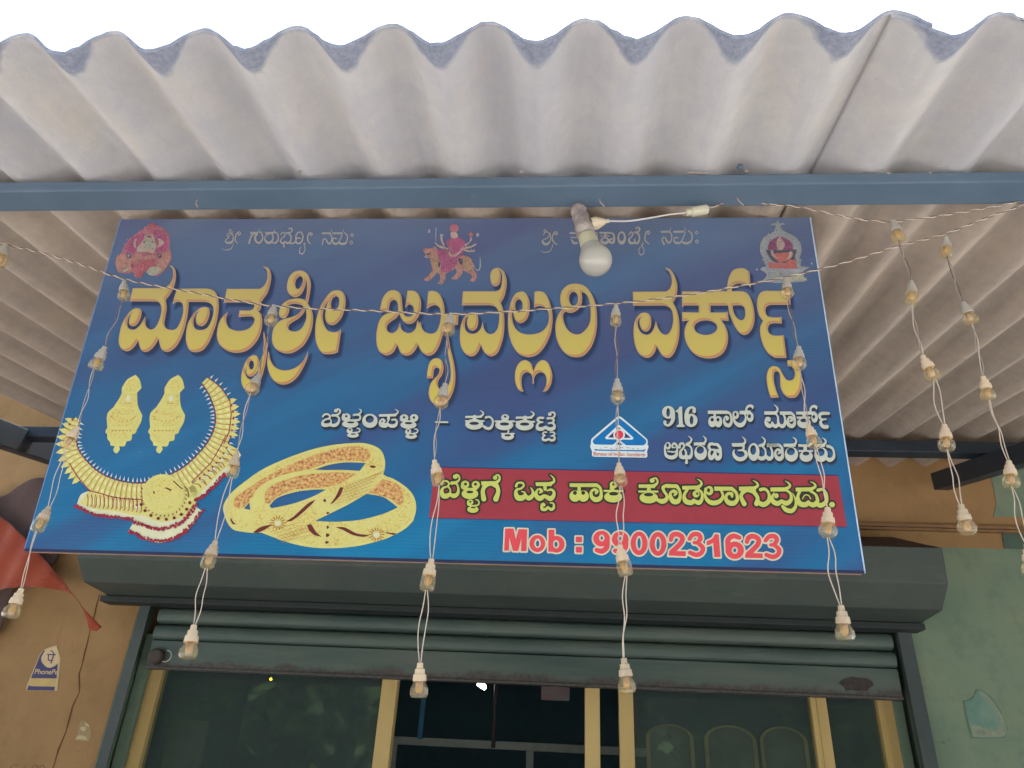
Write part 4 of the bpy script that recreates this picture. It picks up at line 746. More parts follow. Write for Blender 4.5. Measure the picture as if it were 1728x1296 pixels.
# --- three small devotional figures printed along the top
def fig(name, ox, oy, sc, layers):
    root = None
    for k, (c_, loops_) in enumerate(layers):
        lps = [loop(s_, ox, oy, sc) for s_ in loops_]; m_ = inks[c_]
        o_ = flat(lps, name if root is None else 'figure_detail', m_, root or sb, ZL if root is None else .0002 * k)
        if root: o_['kind'] = 'stuff'
        root = root or o_
    # brushy detail of the print: small dabs a little lighter or darker than what they lie on
    rr_ = random.Random(name); base_ = loop(layers[0][1][0], ox, oy, sc); X_ = [p[0] for p in base_]; Y_ = [p[1] for p in base_]; dabs = {}
    def ins(p, L):
        c = False
        for i in range(len(L)):
            (x0, y0), (x1, y1) = L[i], L[(i + 1) % len(L)]
            if (y0 > p[1]) != (y1 > p[1]) and p[0] < (p[1] - y0) * (x1 - x0) / (y1 - y0) + x0: c = not c
        return c
    allL = [(c_, [loop(s_, ox, oy, sc) for s_ in l_]) for c_, l_ in layers]
    for k in range(900):
        p = (rr_.uniform(min(X_), max(X_)), rr_.uniform(min(Y_), max(Y_))); top_ = None
        for c_, ls_ in allL:
            if any(ins(p, l_) for l_ in ls_): top_ = c_
        if top_ is None: continue
        key = (top_, rr_.random() < .5); r1, r2, an = rr_.uniform(.5, 1.7), rr_.uniform(.35, .9), rr_.uniform(0, 3.1)
        dabs.setdefault(key, MB()).add([(*sg(p[0] + r1 * math.cos(t_) * math.cos(an) - r2 * math.sin(t_) * math.sin(an), p[1] + r1 * math.cos(t_) * math.sin(an) + r2 * math.sin(t_) * math.cos(an)), .000002 * k) for t_ in np.linspace(0, 5.3, 7)], [list(range(7))])
    for (c_, li), mb_ in dabs.items():
        col = FC[c_]; col = tuple(v * .62 + 205 * .38 for v in col) if li else tuple(v * .72 for v in col)
        o_ = mb_.build('figure_detail', _ink('dab', *[v * (1 - .3) + t_ * .3 for v, t_ in zip(col, (116, 112, 128))], .15), root); o_.location.z = .0002 * len(layers) + .0001; o_['kind'] = 'stuff'
_ink = ink; FC = {}
def ink(n_, r_, g_, b_, var=.06):      # figure colours mixed toward grey-violet, the washing glare painted in
    FC[n_[4:]] = (r_, g_, b_); k_ = .34; return _ink(n_, r_ * (1 - k_) + 116 * k_, g_ * (1 - k_) + 112 * k_, b_ * (1 - k_) + 128 * k_, max(var, .12))
inks = {'pink': ink('fig_pink', 186, 76, 116), 'rose': ink('fig_rose', 194, 104, 110), 'skin': ink('fig_skin', 206, 176, 150), 'orange': ink('fig_orange', 204, 138, 112, .15), 'red': ink('fig_red', 204, 88, 92), 'cream': ink('fig_cream', 192, 192, 156), 'dark': ink('fig_dark', 66, 70, 84), 'silver': ink('fig_silver', 164, 172, 164, .1), 'magenta': ink('fig_magenta', 146, 62, 98), 'pale': ink('fig_pale', 176, 176, 182), 'tan': ink('fig_tan', 204, 156, 106, .2), 'lred': ink('fig_lred', 208, 100, 80)}
ink = _ink
def el(cx, cy, rx, ry, n_=10): return ' '.join('%.0f,%.0f' % (cx + rx * math.cos(t_), cy + ry * math.sin(t_)) for t_ in np.linspace(0, 2 * math.pi, n_ + 1)[:-1])
fig('seated_figure_print', 185, 368, 12, [
 ('rose', ["880,85! 960,150 1060,190! 1170,290 1220,420 1215,620! 1260,780 1190,950 1080,1100 980,1180! 850,1170! 760,1110 700,1080! 650,1210! 510,1200! 480,1090! 380,1130! 180,1110! 120,950 140,830 250,690! 300,560 430,400 600,280 740,180"]),
 ('pink', ["480,420! 600,330 700,300! 690,400 560,560 520,700! 340,700! 360,560", "900,240! 1020,260 1130,360 1180,500 1160,660! 960,690! 930,580 1010,500 930,400"]),
 ('red', ["880,90! 960,170! 880,230 800,230!", "460,960! 600,930 720,860 900,840 860,980 740,1020 640,1210! 520,1190! 560,1080!"]),
 ('orange', ["130,860 200,760 330,740! 450,830 460,960 430,1080 250,1110 170,1060", "960,860! 1100,720 1200,720 1240,800 1180,940 1080,1090 960,1080", "480,780 620,720 660,820 560,900 460,880", "700,790 880,760 920,830 740,860"]),
 ('skin', ["720,350! 880,340! 920,440 950,600 900,720! 720,700 560,700! 560,600 640,520 700,430", "500,450 560,430 540,500 540,620! 490,560", "990,410 1110,490 1060,560 960,610! 1010,520"]),
 ('cream', ["760,1110 850,1000 980,1010 1060,1060 1000,1130 860,1175", "280,1070 370,1020 370,1070 310,1100", "740,470 860,460 900,560 820,620 740,600"]),
 ('dark', [el(395, 770, 48, 50), el(1020, 775, 36, 44), "690,480 730,490 700,520", "860,480 900,490 870,510", "760,370 850,365 840,390 770,392"]),
 ('pale', [el(395, 770, 24, 26), el(1022, 768, 18, 22)])])
fig('rider_figure_print', 705, 370, 11.37, [
 ('orange', ["100,610 160,570 290,560 340,530 370,590! 500,600! 760,700 900,700 1000,740 1060,860 1080,980 1130,1050 1120,1150 1070,1200 990,1180! 1040,1130! 1030,1070 900,1000 860,980! 850,1060 740,1160 640,1140! 700,1090 750,1010 720,950! 540,1040! 520,1180 450,1250 380,1230! 430,1170 420,1060 370,1030! 250,1160 170,1190 110,1160! 200,1090 290,970! 250,850 240,750! 140,740! 160,670!"]),
 ('tan', ["270,760 350,700 420,820 420,980 350,1000 290,900", "880,740 980,760 1040,880 1040,1010 930,950 880,860", "240,1120 330,1010 350,1040 280,1130"]),
 ('pink', ["360,590! 540,590! 600,720! 870,660! 840,730 760,770! 740,880 620,1000 520,1030! 450,1000! 440,830 400,730", "550,430 640,370! 780,350 900,430 920,500! 880,620 870,680! 620,740! 600,580"]),
 ('skin', ["640,250! 740,260 780,340! 700,380! 640,350 630,290", "330,440 400,500 480,520 580,560 580,590 440,560 340,480", "440,330 470,330 480,420 520,500 480,490 440,400", "1010,350 1040,370 1020,430 920,520 900,490 990,440", "1110,470 1120,500 1000,560 900,570 900,540 1020,520", "900,580 1000,610 1090,600 1080,630 960,630 890,610", "600,590 640,680 740,670 870,540 880,580 740,710 620,710"]),
 ('rose', [el(700, 180, 90, 80), "630,420 660,390 640,600 610,600"]),
 ('lred', [el(1020, 300, 40, 36)]),
 ('pale', ["345,170! 365,170! 352,430! 340,430!", "430,300 490,300 480,330 430,325", "210,200 240,220 240,260 200,270", "1150,270 1180,310 1150,350 1120,310", "200,730 130,720 150,745 240,750", "1190,740! 1205,740! 1215,900 1190,980 1140,1000 1090,960 1050,850! 1070,850! 1110,950 1150,980 1185,930"]),
 ('dark', ["400,830 430,850 420,940 390,900", "170,670 260,660 200,700", "790,770 860,780 860,890 800,860"])])
fig('shrine_figure_print', 1268, 366, 11.37, [
 ('silver', ["500,60! 520,110 670,145! 560,160! 580,240 650,290 800,360 900,450 960,600 940,740 910,800! 975,820! 950,850! 940,950! 1120,965! 1000,1040 960,1100 1075,1220! 990,1245! 640,1270! 450,1270! 200,1240! 290,1130 260,1070 170,1010 220,970! 280,960! 230,850! 190,825! 230,800! 170,680 165,570 200,450 300,350 420,290 460,200 460,165! 350,155! 480,110!"]),
 ('dark', ["280,640 350,650 560,640 850,630 830,780 860,860 500,890 350,800"]),
 ('magenta', ["320,640! 320,540 400,440 540,380 680,430 780,520 800,640!"]),
 ('lred', ["340,870 520,900 700,830! 860,830! 870,1000! 330,990!", "380,730 540,700 760,690 780,770 640,900 560,900 440,800"]),
 ('skin', ["480,480 540,400 600,470 640,540 590,640 500,620", "370,660 400,650 460,760 520,800 450,790 380,740", "740,660 790,720 740,790 660,830 700,780"]),
 ('dark', ["505,480! 535,480! 535,495! 505,495!", "560,480! 590,480! 590,495! 560,495!", "525,545! 570,545! 548,560!", "420,640 520,650 600,650 720,640 660,680 560,700 450,680"]),
 ('pale', ["300,1000! 940,1010! 900,1060 560,1080 320,1060!", "330,1240! 480,1250! 470,1270! 340,1260!", "80,1010 110,1000 120,1030 90,1035", "1130,880 1170,900 1160,930"]) ,
 ('cream', ["440,1010! 470,1010! 530,1120! 500,1130!", "620,1180! 960,1120! 1050,1210! 700,1250!"])])
rr = MB()
for k in range(26):
    a = math.radians(200 + k * 5.6) if k < 13 else math.radians(285 + (k - 13) * 5.0)
    cx, cy = 560, 620; r0, r1 = 395, 395 + 90 + 50 * (k % 3)
    p = [(1268 + (cx + r_ * math.cos(a)) / 11.37, 366 + (cy + r_ * math.sin(a)) / 11.37) for r_ in (r0, r1)]; pline(rr, p, .55, 0)
o_ = rr.build('shrine_rays', ink('fig_ray', 108, 118, 144), sb); o_.location.z = ZL; o_['kind'] = 'stuff'
# ------------------------------------------------------------------ rolling shutter
sh = empty('roller_shutter', tuple(atY(850, 1100, YW - .03))); tag(sh, 'dark grey-green rolling shutter, half raised, with rusty bottom rail and boxed hood', 'shutter')
def part(mb, name, m, par, bevel=0, smooth=False):
    o = mb.build(name, m, None, bevel=bevel, smooth=smooth); o.parent = par; o.matrix_parent_inverse = Matrix.Translation(-Vector(par.location)); return o
hm = Mat('hood_mat', .6, .3); f = hm.noise(3, 8, .7); c = hm.ramp(f, [(.3, lin(64, 72, 68)), (.7, lin(76, 82, 76))])
c = hm.mix(hm.ramp(hm.noise(8, 6, .7, stretch=(.5, 1, 2)), [(.5, (0, 0, 0)), (.7, (.6, .6, .6))]), c, lin(58, 78, 70)); c = hm.mix(hm.ramp(hm.noise(22, 8, .75, stretch=(.3, 1, 1)), [(.56, (0, 0, 0)), (.72, (.5, .5, .5))]), c, lin(100, 98, 88)); c = hm.mix(hm.ramp(hm.noise(90, 3), [(.68, (0, 0, 0)), (.74, (.6, .6, .6))]), c, lin(60, 50, 44)); hm.color(c).bump(hm.noise(5, 3), .25, .02)
hb = plain('hood_top_mat', lin(74, 62, 58)[:3], .7, .1)
XH0 = atY(192, 1014, YW - .03)[0]; XH1 = atY(1547, 1063, YW - .03)[0]
prof = []
for x, y in ((1556, 886), (1590, 925), (1600, 985), (1590, 1030), (1560, 1048), (1547, 1063)):
    p = atX(x, y, XH1); prof.append((min(p[1], YW - .012), p[2]))
prof[0] = (YW - .001, prof[0][1] + .03); prof[-1] = (YW - .012, prof[-1][1])
# smooth nose of the hood
mb = MB(); pts = [(YW - .001, prof[0][1])] + prof[1:] + [(YW - .001, prof[-1][1])]
N = len(pts)
V = [(XH0, y, z) for y, z in pts] + [(XH1, y, z) for y, z in pts]
mb.add(V, [(i, (i + 1) % N, N + (i + 1) % N, N + i) for i in range(1, N)], 0); mb.add(V, [(0, 1, N + 1, N)], 1)
mb.add(V, [list(range(N)), list(range(N, 2 * N))[::-1]], 0)
part(mb, 'hood', [hm.m, hb], sh, bevel=.004)
zl = prof[-1][1]
mb = MB(); mb.box((XH0 - .02, YW - .10, zl - .012), (XH1 + .004, YW - .02, zl + .012)); part(mb, 'hood_lip', plain('lip_mat', lin(44, 50, 48)[:3], .6), sh, .003)
zb0 = atY(885, 1152, YW - .02)[2]                             # underside of the bottom rail
xs0 = atY(250, 1110, YW)[0]; xs1 = atY(1512, 1120, YW)[0]
shm = Mat('shutter_mat', .5, .4); v = shm.xyz()
f = shm.noise(4, 7, .65, stretch=(.4, 1, 3)); c = shm.ramp(f, [(.3, lin(60, 76, 72)), (.5, lin(76, 90, 82)), (.75, lin(96, 100, 90))])
hgt = shm.math('SUBTRACT', v[2], zb0)
edge = shm.math('MULTIPLY', shm.math('SUBTRACT', shm.math('ADD', -.012, shm.math('MULTIPLY', shm.noise(7, 8, .75), .095)), hgt), 50)
edge = shm.math('MINIMUM', shm.math('MAXIMUM', edge, 0), .85)
c = shm.mix(edge, c, shm.ramp(shm.noise(70, 5), [(.35, lin(46, 42, 42)), (.65, lin(82, 72, 66))])); shm.color(c).bump(shm.noise(60), .15, .003)
H_ = (zl - zb0); rail_h = .108; ns = 2; sl = (H_ - rail_h - .012) / ns + .003
for k in range(ns + 1):
    mb = MB(); z0 = zb0 + rail_h + k * sl; nn = 8; prof_ = []
    for i in range(nn + 1):
        a = math.pi * i / nn; prof_.append((YW + .005 - .017 * math.sin(a) - .002, z0 + .004 + (sl - .012) * (1 - math.cos(a)) / 2))
    prof_ += [(YW + .012, z0 + sl - .004), (YW + .018, z0 + sl - .004), (YW + .018, z0)]
    n_ = len(prof_); V = [(xs0, y, z) for y, z in prof_] + [(xs1, y, z) for y, z in prof_]
    mb.add(V, [(i, (i + 1) % n_, n_ + (i + 1) % n_, n_ + i) for i in range(n_)] + [list(range(n_)), list(range(n_, 2 * n_))[::-1]])
    o = part(mb, 'slat', shm.m, sh)
mb = MB(); mb.box((xs0, YW - .006, zb0), (xs1, YW + .012, zb0 + rail_h - .002)); mb.box((xs0, YW - .012, zb0 - .004), (xs1, YW + .03, zb0 + .006)); part(mb, 'bottom_rail', shm.m, sh, .002)
gr = Mat('guide_mat', .6, .3); gr.color(gr.ramp(gr.noise(5, 6), [(.3, lin(54, 66, 66)), (.7, lin(78, 84, 80))]))
for a_, b_ in (((232, 1040), (249, 1040)), ((1516, 1072), (1539, 1072))):
    x0_ = atY(*a_, YW - .03)[0]; x1_ = atY(*b_, YW - .03)[0]
    mb = MB(); mb.box((x0_, YW - .03, 0.02), (x1_, YW - .024, zl - .01)); mb.box((x0_, YW - .024, .02), (x0_ + .006, YW - .002, zl - .01)); part(mb, 'guide_rail', gr.m, sh, .001)
mb = MB(); q = atY(262, 1107, YW - .03)
T_ = Matrix.Translation((q[0], YW - .008, q[2])) @ Matrix.Rotation(math.radians(90), 4, 'X'); mb.lathe([(0, .03), (.024, .03), (.03, .024), (.031, 0)], 18, 0, T_)
part(mb, 'lock_boss', plain('lock_mat', lin(70, 60, 52)[:3], .6), sh)
mb = MB(); pp = [np.array([q[0] + .05 * 1 + .022 * math.cos(t), YW - .04, q[2] + .022 * math.sin(t)]) for t in np.linspace(-2.0, 1.6, 12)]; mb.tube(pp, .0022, 6)
part(mb, 'lock_ring', plain('ring_mat', lin(170, 170, 160)[:3], .35, .05), sh)
mb = MB(); q = atY(1445, 1158, YW - .01); rs = random.Random(5)
P = [(q[0] + (.045 + .03 * rs.random()) * math.cos(t), YW - .0125, q[2] + .004 + (.018 + .016 * rs.random()) * math.sin(t)) for t in np.linspace(0, 6.0, 15)]
mb.prism(P, (0, .002, 0)); part(mb, 'rust_patch', plain('rust_mat', lin(62, 56, 54)[:3], .9, .3, 60), sh)
# ------------------------------------------------------------------ glazed shop front behind the shutter
sf = empty('shop_front', tuple(atY(850, 1230, YW + .12))); tag(sf, 'glazed shop front with cream painted posts under the raised shutter', 'shopfront')
cm = Mat('cream_post_mat', .5, .4); cm.color(cm.ramp(cm.noise(4, 6, stretch=(1, 1, .3)), [(.3, lin(178, 152, 94)), (.7, lin(198, 172, 112))]))
gp = plain('grey_jamb_mat', lin(108, 126, 108)[:3], .5)
YD = YW + .12; ZT = atY(850, 1120, YD)[2] + .06
def post(xa, ya, xb, yb, m, Y=YD, dep=.05, name='post'):
    x0_ = atY(xa, ya, Y)[0]; x1_ = atY(xb, yb, Y)[0]; mb = MB(); mb.box((x0_, Y, .02), (x1_, Y + dep, ZT)); return part(mb, name, m, sf, .002), x0_, x1_
def thin_glass(name, tint, gloss_rough=.01, body=None, bf=.0, ior=1.5):
    m = bpy.data.materials.new(name); m.use_nodes = True; t = m.node_tree; t.nodes.clear(); n = t.nodes.new; L = t.links.new
    o_ = n('ShaderNodeOutputMaterial'); tr_ = n('ShaderNodeBsdfTransparent'); tr_.inputs[0].default_value = tint; gs = n('ShaderNodeBsdfGlossy'); gs.inputs['Roughness'].default_value = gloss_rough
    lw = n('ShaderNodeLayerWeight'); lw.inputs[0].default_value = .5; pw = n('ShaderNodeMath'); pw.operation = 'POWER'; L(lw.outputs['Facing'], pw.inputs[0]); pw.inputs[1].default_value = 3.5; ma = n('ShaderNodeMath'); ma.operation = 'MULTIPLY_ADD'; L(pw.outputs[0], ma.inputs[0]); ma.inputs[1].default_value = .7; ma.inputs[2].default_value = .045; mx = n('ShaderNodeMixShader'); L(ma.outputs[0], mx.inputs[0]); L(gs.outputs[0], mx.inputs[2])
    if body:
        di = n('ShaderNodeBsdfTranslucent'); di.inputs[0].default_value = body; df = n('ShaderNodeBsdfDiffuse'); df.inputs[0].default_value = body; ad = n('ShaderNodeMixShader'); ad.inputs[0].default_value = .5
        L(di.outputs[0], ad.inputs[1]); L(df.outputs[0], ad.inputs[2]); m2 = n('ShaderNodeMixShader'); m2.inputs[0].default_value = bf
        L(tr_.outputs[0], m2.inputs[1]); L(ad.outputs[0], m2.inputs[2]); L(m2.outputs[0], mx.inputs[1])
    else: L(tr_.outputs[0], mx.inputs[1])
    L(mx.outputs[0], o_.inputs[0]); return m
glm = thin_glass('glass_mat', (.82, .9, .9, 1), body=(.30, .38, .35, 1), bf=.15)
def pane(x0_, x1_, Y=YD + .025):
    mb = MB(); mb.box((x0_ + .001, Y, .02), (x1_ - .001, Y + .005, ZT)); part(mb, 'pane', glm, sf)
post(226, 1150, 243, 1150, gp, YD - .03, .03, 'jamb')
_, a0, a1 = post(247, 1135, 274, 1135, cm.m); _, b0, b1 = post(645, 1150, 671, 1150, cm.m); _, c0, c1 = post(987, 1165, 1012, 1165, cm.m)
_, d0, d1 = post(1044, 1165, 1068, 1165, cm.m); _, e0_, e1 = post(1367, 1180, 1394, 1180, cm.m); _, f0, f1 = post(1479, 1180, 1505, 1180, cm.m)
post(1506, 1180, 1522, 1180, gp, YD - .01, .03, 'jamb')
pane(a1, b0); pane(d1, e0_); pane(e1, f0)
mb = MB(); mb.box((a0, YD + .006, ZT - .05), (f1, YD + .05, ZT)); part(mb, 'head_rail', plain('dark_rail', lin(52, 48, 46)[:3]), sf)
# small beads along the posts
for x_ in (a0, e0_, f0):
    mb = MB(); mb.box((x_ + .022, YD - .004, .02), (x_ + .028, YD, ZT)); part(mb, 'bead', cm.m, sf)
# gold temple arches painted on the right pane
ar = plain('arch_paint', lin(72, 78, 54)[:3], .5, .2); pa = plain('arch_fill', lin(72, 66, 54)[:3], .6, .25)
def arch(xc, half, ytop, ybase, yend):
    c_ = atY(xc, ybase, YD + .024); l_ = atY(xc - half, ybase, YD + .024)[0]; t_ = atY(xc, ytop, YD + .024)[2]; zb_ = c_[2]; r_ = c_[0] - l_; ze = zb_ - .5
    def path(k): 
        P_ = [(c_[0] - r_ * k, ze), (c_[0] - r_ * k, zb_)]
        for t in np.linspace(0, 1, 7): P_.append((c_[0] - r_ * k * (1 - t) ** .8 * (.94 + .06 * (1 - t)), zb_ + (t_ - zb_) * k * (1 - (1 - t) ** 2.2) ** .7 * (.9 + .1 * t)))
        return P_ + [(2 * c_[0] - x_, z_) for x_, z_ in P_[::-1][1:]]
    A_, B2 = path(1), path(.84)
    mb = MB(); n_ = len(A_); V = [(x_, YD + .0235, z_) for x_, z_ in A_] + [(x_, YD + .0235, z_) for x_, z_ in B2]
    mb.add(V, [(i, i + 1, n_ + i + 1, n_ + i) for i in range(n_ - 1)]); part(mb, 'painted_arch', ar, sf)
    mb = MB(); mb.prism([(x_, YD + .034, z_) for x_, z_ in B2], (0, .001, 0)); part(mb, 'painted_panel', pa, sf)
arch(1130, 40, 1222, 1242, 1296); arch(1232, 44, 1224, 1246, 1296); arch(1322, 40, 1226, 1248, 1296)
# ------------------------------------------------------------------ inside the shop
fm = plain('shelf_metal', lin(130, 130, 122)[:3], .5)
sr = empty('display_rack', (0, 4.6, 0)); tag(sr, 'pale metal display rail with uprights inside the dark shop', 'rack')
z1 = atY(850, 1258, 4.6)[2]; xa_ = atY(662, 1250, 4.6)[0]; xb_ = atY(988, 1268, 4.6)[0]
mb = MB(); mb.box((xa_, 4.6, z1 - .02), (xb_ + .4, 4.63, z1 + .02)); part(mb, 'rail', fm, sr)
x_ = atY(894, 1280, 4.6)[0]; mb = MB(); mb.box((x_ - .02, 4.6, 0), (x_ + .02, 4.63, z1 - .021)); part(mb, 'upright', fm, sr)
mb = MB(); mb.box((xa_, 4.6, 0), (xa_ + .03, 4.63, z1 - .021)); part(mb, 'upright', fm, sr)
mb = MB(); p0 = atY(832, 1262, 4.4); mb.tube([p0, p0 + np.array([.0, 0, 1.2])], .012, 8); tag(mb.build('hanging_rod', plain('rod_mat', lin(62, 58, 54)[:3])), 'thin dark ceiling rod hanging down in the middle of the shop', 'rod')
mb = MB(); p0 = atY(708, 1247, 4.3); mb.box((p0[0] - .012, 4.3, p0[2]), (p0[0] + .012, 4.32, p0[2] + .2)); tag(mb.build('tube_lamp', plain('blue_tube', lin(50, 96, 122)[:3])), 'short bluish tube standing on the rack inside the shop', 'tube')
em_ = bpy.data.materials.new('lamp_glow'); em_.use_nodes = True; b_ = em_.node_tree.nodes['Principled BSDF']; b_.inputs['Emission Color'].default_value = (.93, 1, .93, 1); b_.inputs['Emission Strength'].default_value = 5
lp = empty('ceiling_lamp', tuple(atY(813, 1157, 4.5))); tag(lp, 'small lit white lamp under the shop ceiling, seen through the middle glass', 'lamp')
mb = MB(); T_ = Matrix.Translation(atY(813, 1157, 4.5)) @ Matrix.Rotation(.5, 4, 'Y'); mb.lathe([(0, -.014), (.026, -.012), (.03, 0), (.02, .014), (0, .018)], 14, 0, T_); part(mb, 'glowing_dome', em_, lp)
p0 = atY(816, 1152, 4.5); mb = MB(); mb.tube([p0 + np.array([0, 0, .015]), p0 + np.array([0, 0, .35])], .008, 6); part(mb, 'lamp_stem', fm, lp)
em2 = bpy.data.materials.new('amber_glow'); em2.use_nodes = True; b_ = em2.node_tree.nodes['Principled BSDF']; b_.inputs['Emission Color'].default_value = (1, .72, .02, 1); b_.inputs['Emission Strength'].default_value = 2.2  # glow for an added bead that stands in for a reflection on the glass
mb = MB(); mb.lathe([(0, -.009), (.009, 0), (0, .009)], 10, 0, Matrix.Translation(atY(457, 1146, 4.0))); o = mb.build('reflection_dot', em2); tag(o, 'tiny glowing amber bead added behind the left glass in place of a reflection', 'reflection dot')
mb = MB(); A_ = atY(914, 1150, 3.6); B_ = atY(961, 1183, 3.6); mb.box((A_[0], 3.6, B_[2]), (B_[0], 3.606, A_[2] + .04)); mm = Mat('card_mat', .7); v = mm.xyz(); mm.color(mm.ramp(mm.noise(9), [(.4, lin(112, 84, 84)), (.65, lin(96, 98, 98))])); tag(mb.build('hanging_card', mm.m), 'reddish card hanging inside at the top of the middle glass', 'card')
mb = MB(); A_ = atY(290, 1214, 3.5); B_ = atY(326, 1330, 3.5); mb.box((A_[0], 3.5, B_[2]), (B_[0], 3.52, A_[2])); tag(mb.build('wood_batten', plain('batten_mat', lin(92, 88, 76)[:3])), 'upright greyish batten standing behind the left glass', 'batten')
# ------------------------------------------------------------------ string lights
cr_ = plain('socket_plastic', lin(208, 184, 152)[:3], .4, .05, 40, .4); cr3 = plain('socket_plastic_dusty', lin(184, 164, 136)[:3], .5, .16, 90, .4); cr2 = plain('socket_plastic_grey', lin(166, 158, 146)[:3], .45, .05, 40, .4)
bgm = thin_glass('amber_bulb_glass', (1, .93, .76, 1), .05, (.95, .82, .56, 1), .16)
core = plain('amber_core', lin(178, 146, 100)[:3], .35, .15, 200, .5)
wd2 = plain('brown_wire_mat', lin(112, 94, 84)[:3], .6, .2, 80)
wr = plain('wire_mat', lin(196, 178, 158)[:3], .5, .1, 60); wg = plain('grey_wire_mat', lin(158, 146, 140)[:3], .6, .2, 80)  # the second is a greyer wire for the upper drops
def bulb(parent, p, d, size, kind, mp):
    """one little lamp: d = pointing direction; glass is the part, socket its sub-part"""
    z = Vector(d).normalized(); q_ = z.to_track_quat('Z', 'Y').to_matrix().to_4x4(); T = Matrix.Translation(Vector(p)) @ q_ @ Matrix.Scale(size, 4)
    gl2 = {0: [(.30, 0), (.42, .12), (.52, .34), (.54, .56), (.46, .78), (.30, .92), (0, .97)], 1: [(.36, 0), (.44, .06), (.46, .3), (.46, .72), (.42, .86), (.30, .93), (0, .94)], 2: [(.30, 0), (.36, .16), (.50, .40), (.52, .70), (.44, .88), (.2, .93), (0, .93)]}[kind]
    inner = [(.20, .06), (.22, .5), (.14, .66), (0, .70)]
    mb = MB(); mb.lathe(gl2, 9 if kind else 14, 0, T); g_ = mb.build('bulb', bgm, parent, smooth=(kind == 0))
    mb = MB(); mb.lathe([(0, -.92), (.17, -.92), (.19, -.62), (.28, -.60), (.30, -.32), (.37, -.30), (.40, .02), (.36, .05), (0, .05)], 12, 0, T)
    s_ = mb.build('socket', mp, g_); mb = MB(); mb.lathe([(.1, .055)] + inner, 10, 0, T); mb.build('core', core, g_, smooth=True); return g_
def twisted(P, r, gap, turns, mb, ph=0):
    P = [np.array(p, float) for p in P]; L = [0]
    for i in range(1, len(P)): L.append(L[-1] + np.linalg.norm(P[i] - P[i - 1]))
    n = max(10, int(L[-1] / .006)); n = min(n, 700)
    for s_ in (0, math.pi):
        Q = []
        for k in range(n + 1):
            l = L[-1] * k / n; i = min(max(int(np.searchsorted(L, l)) - 1, 0), len(P) - 2); f_ = (l - L[i]) / (L[i + 1] - L[i] + 1e-9); p = P[i] * (1 - f_) + P[i + 1] * f_
            t = P[i + 1] - P[i]; t = t / np.linalg.norm(t); a = np.cross(t, [.1, 1, .1]); a /= np.linalg.norm(a); b = np.cross(t, a); an = ph + s_ + turns * l * 2 * math.pi
            g_ = gap if not callable(gap) else gap(l / L[-1]); Q.append(p + g_ * (math.cos(an) * a + math.sin(an) * b))
        mb.tube(Q, r, 4, mi=0 if s_ == 0 else 1)
YS = 1.055
rl = random.Random(11)
strings = {
 'A': [(209, 490), (168, 604), (121, 738), (72, 876), (26, 1018)], 'B': [(459, 532), (430, 648), (395, 785), (356, 936), (322, 1083)],
 'C': [(758, 547), (747, 668), (737, 798), (724, 970), (708, 1148)], 'D': [(1039, 533), (1042, 660), (1046, 801), (1051, 946), (1056, 1140)],
 'E': [(1328, 486), (1348, 604), (1370, 735), (1397, 882), (1423, 1051)], 'F': [(1512, 389), (1538, 493), (1567, 620), (1596, 738), (1628, 877)], 'G': [(1596, 416), (1633, 528), (1664, 655), (1705, 800), (1738, 945)]}
def run(root, pts, top, y=YS, grey=2):
    P3 = [atY(x, yy, y) for x, yy in pts]; tp = atY(*top, y)
    kinds = [rl.choice([0, 1, 0, 2]) for _ in pts]; kinds[-1] = rl.choice([0, 2])
    prev = tp
    for i, p in enumerate(P3):
        dn = (P3[i] - prev); dn = dn / np.linalg.norm(dn) + np.array([rl.uniform(-.24, .24), rl.uniform(-.15, .15), 0]); size = rl.uniform(.94, 1.07) * .0222 + .0012 * (i > 2)
        g_ = bulb(root, p, dn, size, kinds[i], cr2 if i < grey else rl.choice([cr_, cr_, cr3]))
        st = p - dn / np.linalg.norm(dn) * size * .9; pr = prev if i == 0 else prev
        mb = MB(); mid = (pr + st) / 2 + np.array([rl.uniform(-.003, .003), rl.uniform(-.002, .002), 0])
        q1_ = pr * .75 + st * .25 + np.array([rl.uniform(-.002, .002), 0, 0]); q3_ = pr * .25 + st * .75 + np.array([rl.uniform(-.002, .002), 0, 0])
        if i == 0: mb.tube([pr, st], .0011, 5)
        else:
            path = _open([tuple(pr), tuple(q1_), tuple(mid), tuple(q3_), tuple(st)], 5)
            lo = i >= 3; gap = (lambda t, k_=lo: (.0013 + (.0038 if k_ else .0008) * math.sin(math.pi * t))); twisted(path, .0008, gap, 2.0 if lo else 11, mb, rl.uniform(0, 6))
        mb.build('drop_wire', [wg, wd2] if i < 2 else ([wr, wg] if i < 3 else [wr, wr]), root)
        prev = p + dn / np.linalg.norm(dn) * size * .9
    return prev
sl1 = empty('string_light', tuple(atY(760, 520, YS))); sl1.location = (0, 0, 0)
tag(sl1, 'long string of small clear bulbs sagging across the signboard with six hanging strands', 'string lights', 'string lights hung from the canopy')
top = [(-40, 400), (5, 412), (60, 424), (130, 444), (210, 471), (330, 494), (459, 516), (620, 524), (757, 530), (900, 523), (1039, 512), (1130, 502), (1230, 486), (1328, 467), (1420, 445), (1510, 417), (1594, 395), (1680, 362), (1760, 336)]
P3 = [tuple(atY(x, y, YS)) for x, y in top]
mb = MB(); twisted(_open(P3, 4), .0010, .0011, 34, mb); mb.build('main_wire', [wr, wd2], sl1)
for k, tp in (('A', (212, 472)), ('B', (462, 517)), ('C', (760, 530)), ('D', (1040, 513)), ('E', (1326, 468)), ('G', (1592, 399))): run(sl1, strings[k], tp)
b_ = bulb(sl1, atY(4, 430, YS), (.05, 0, -1), .027, 1, cr2)
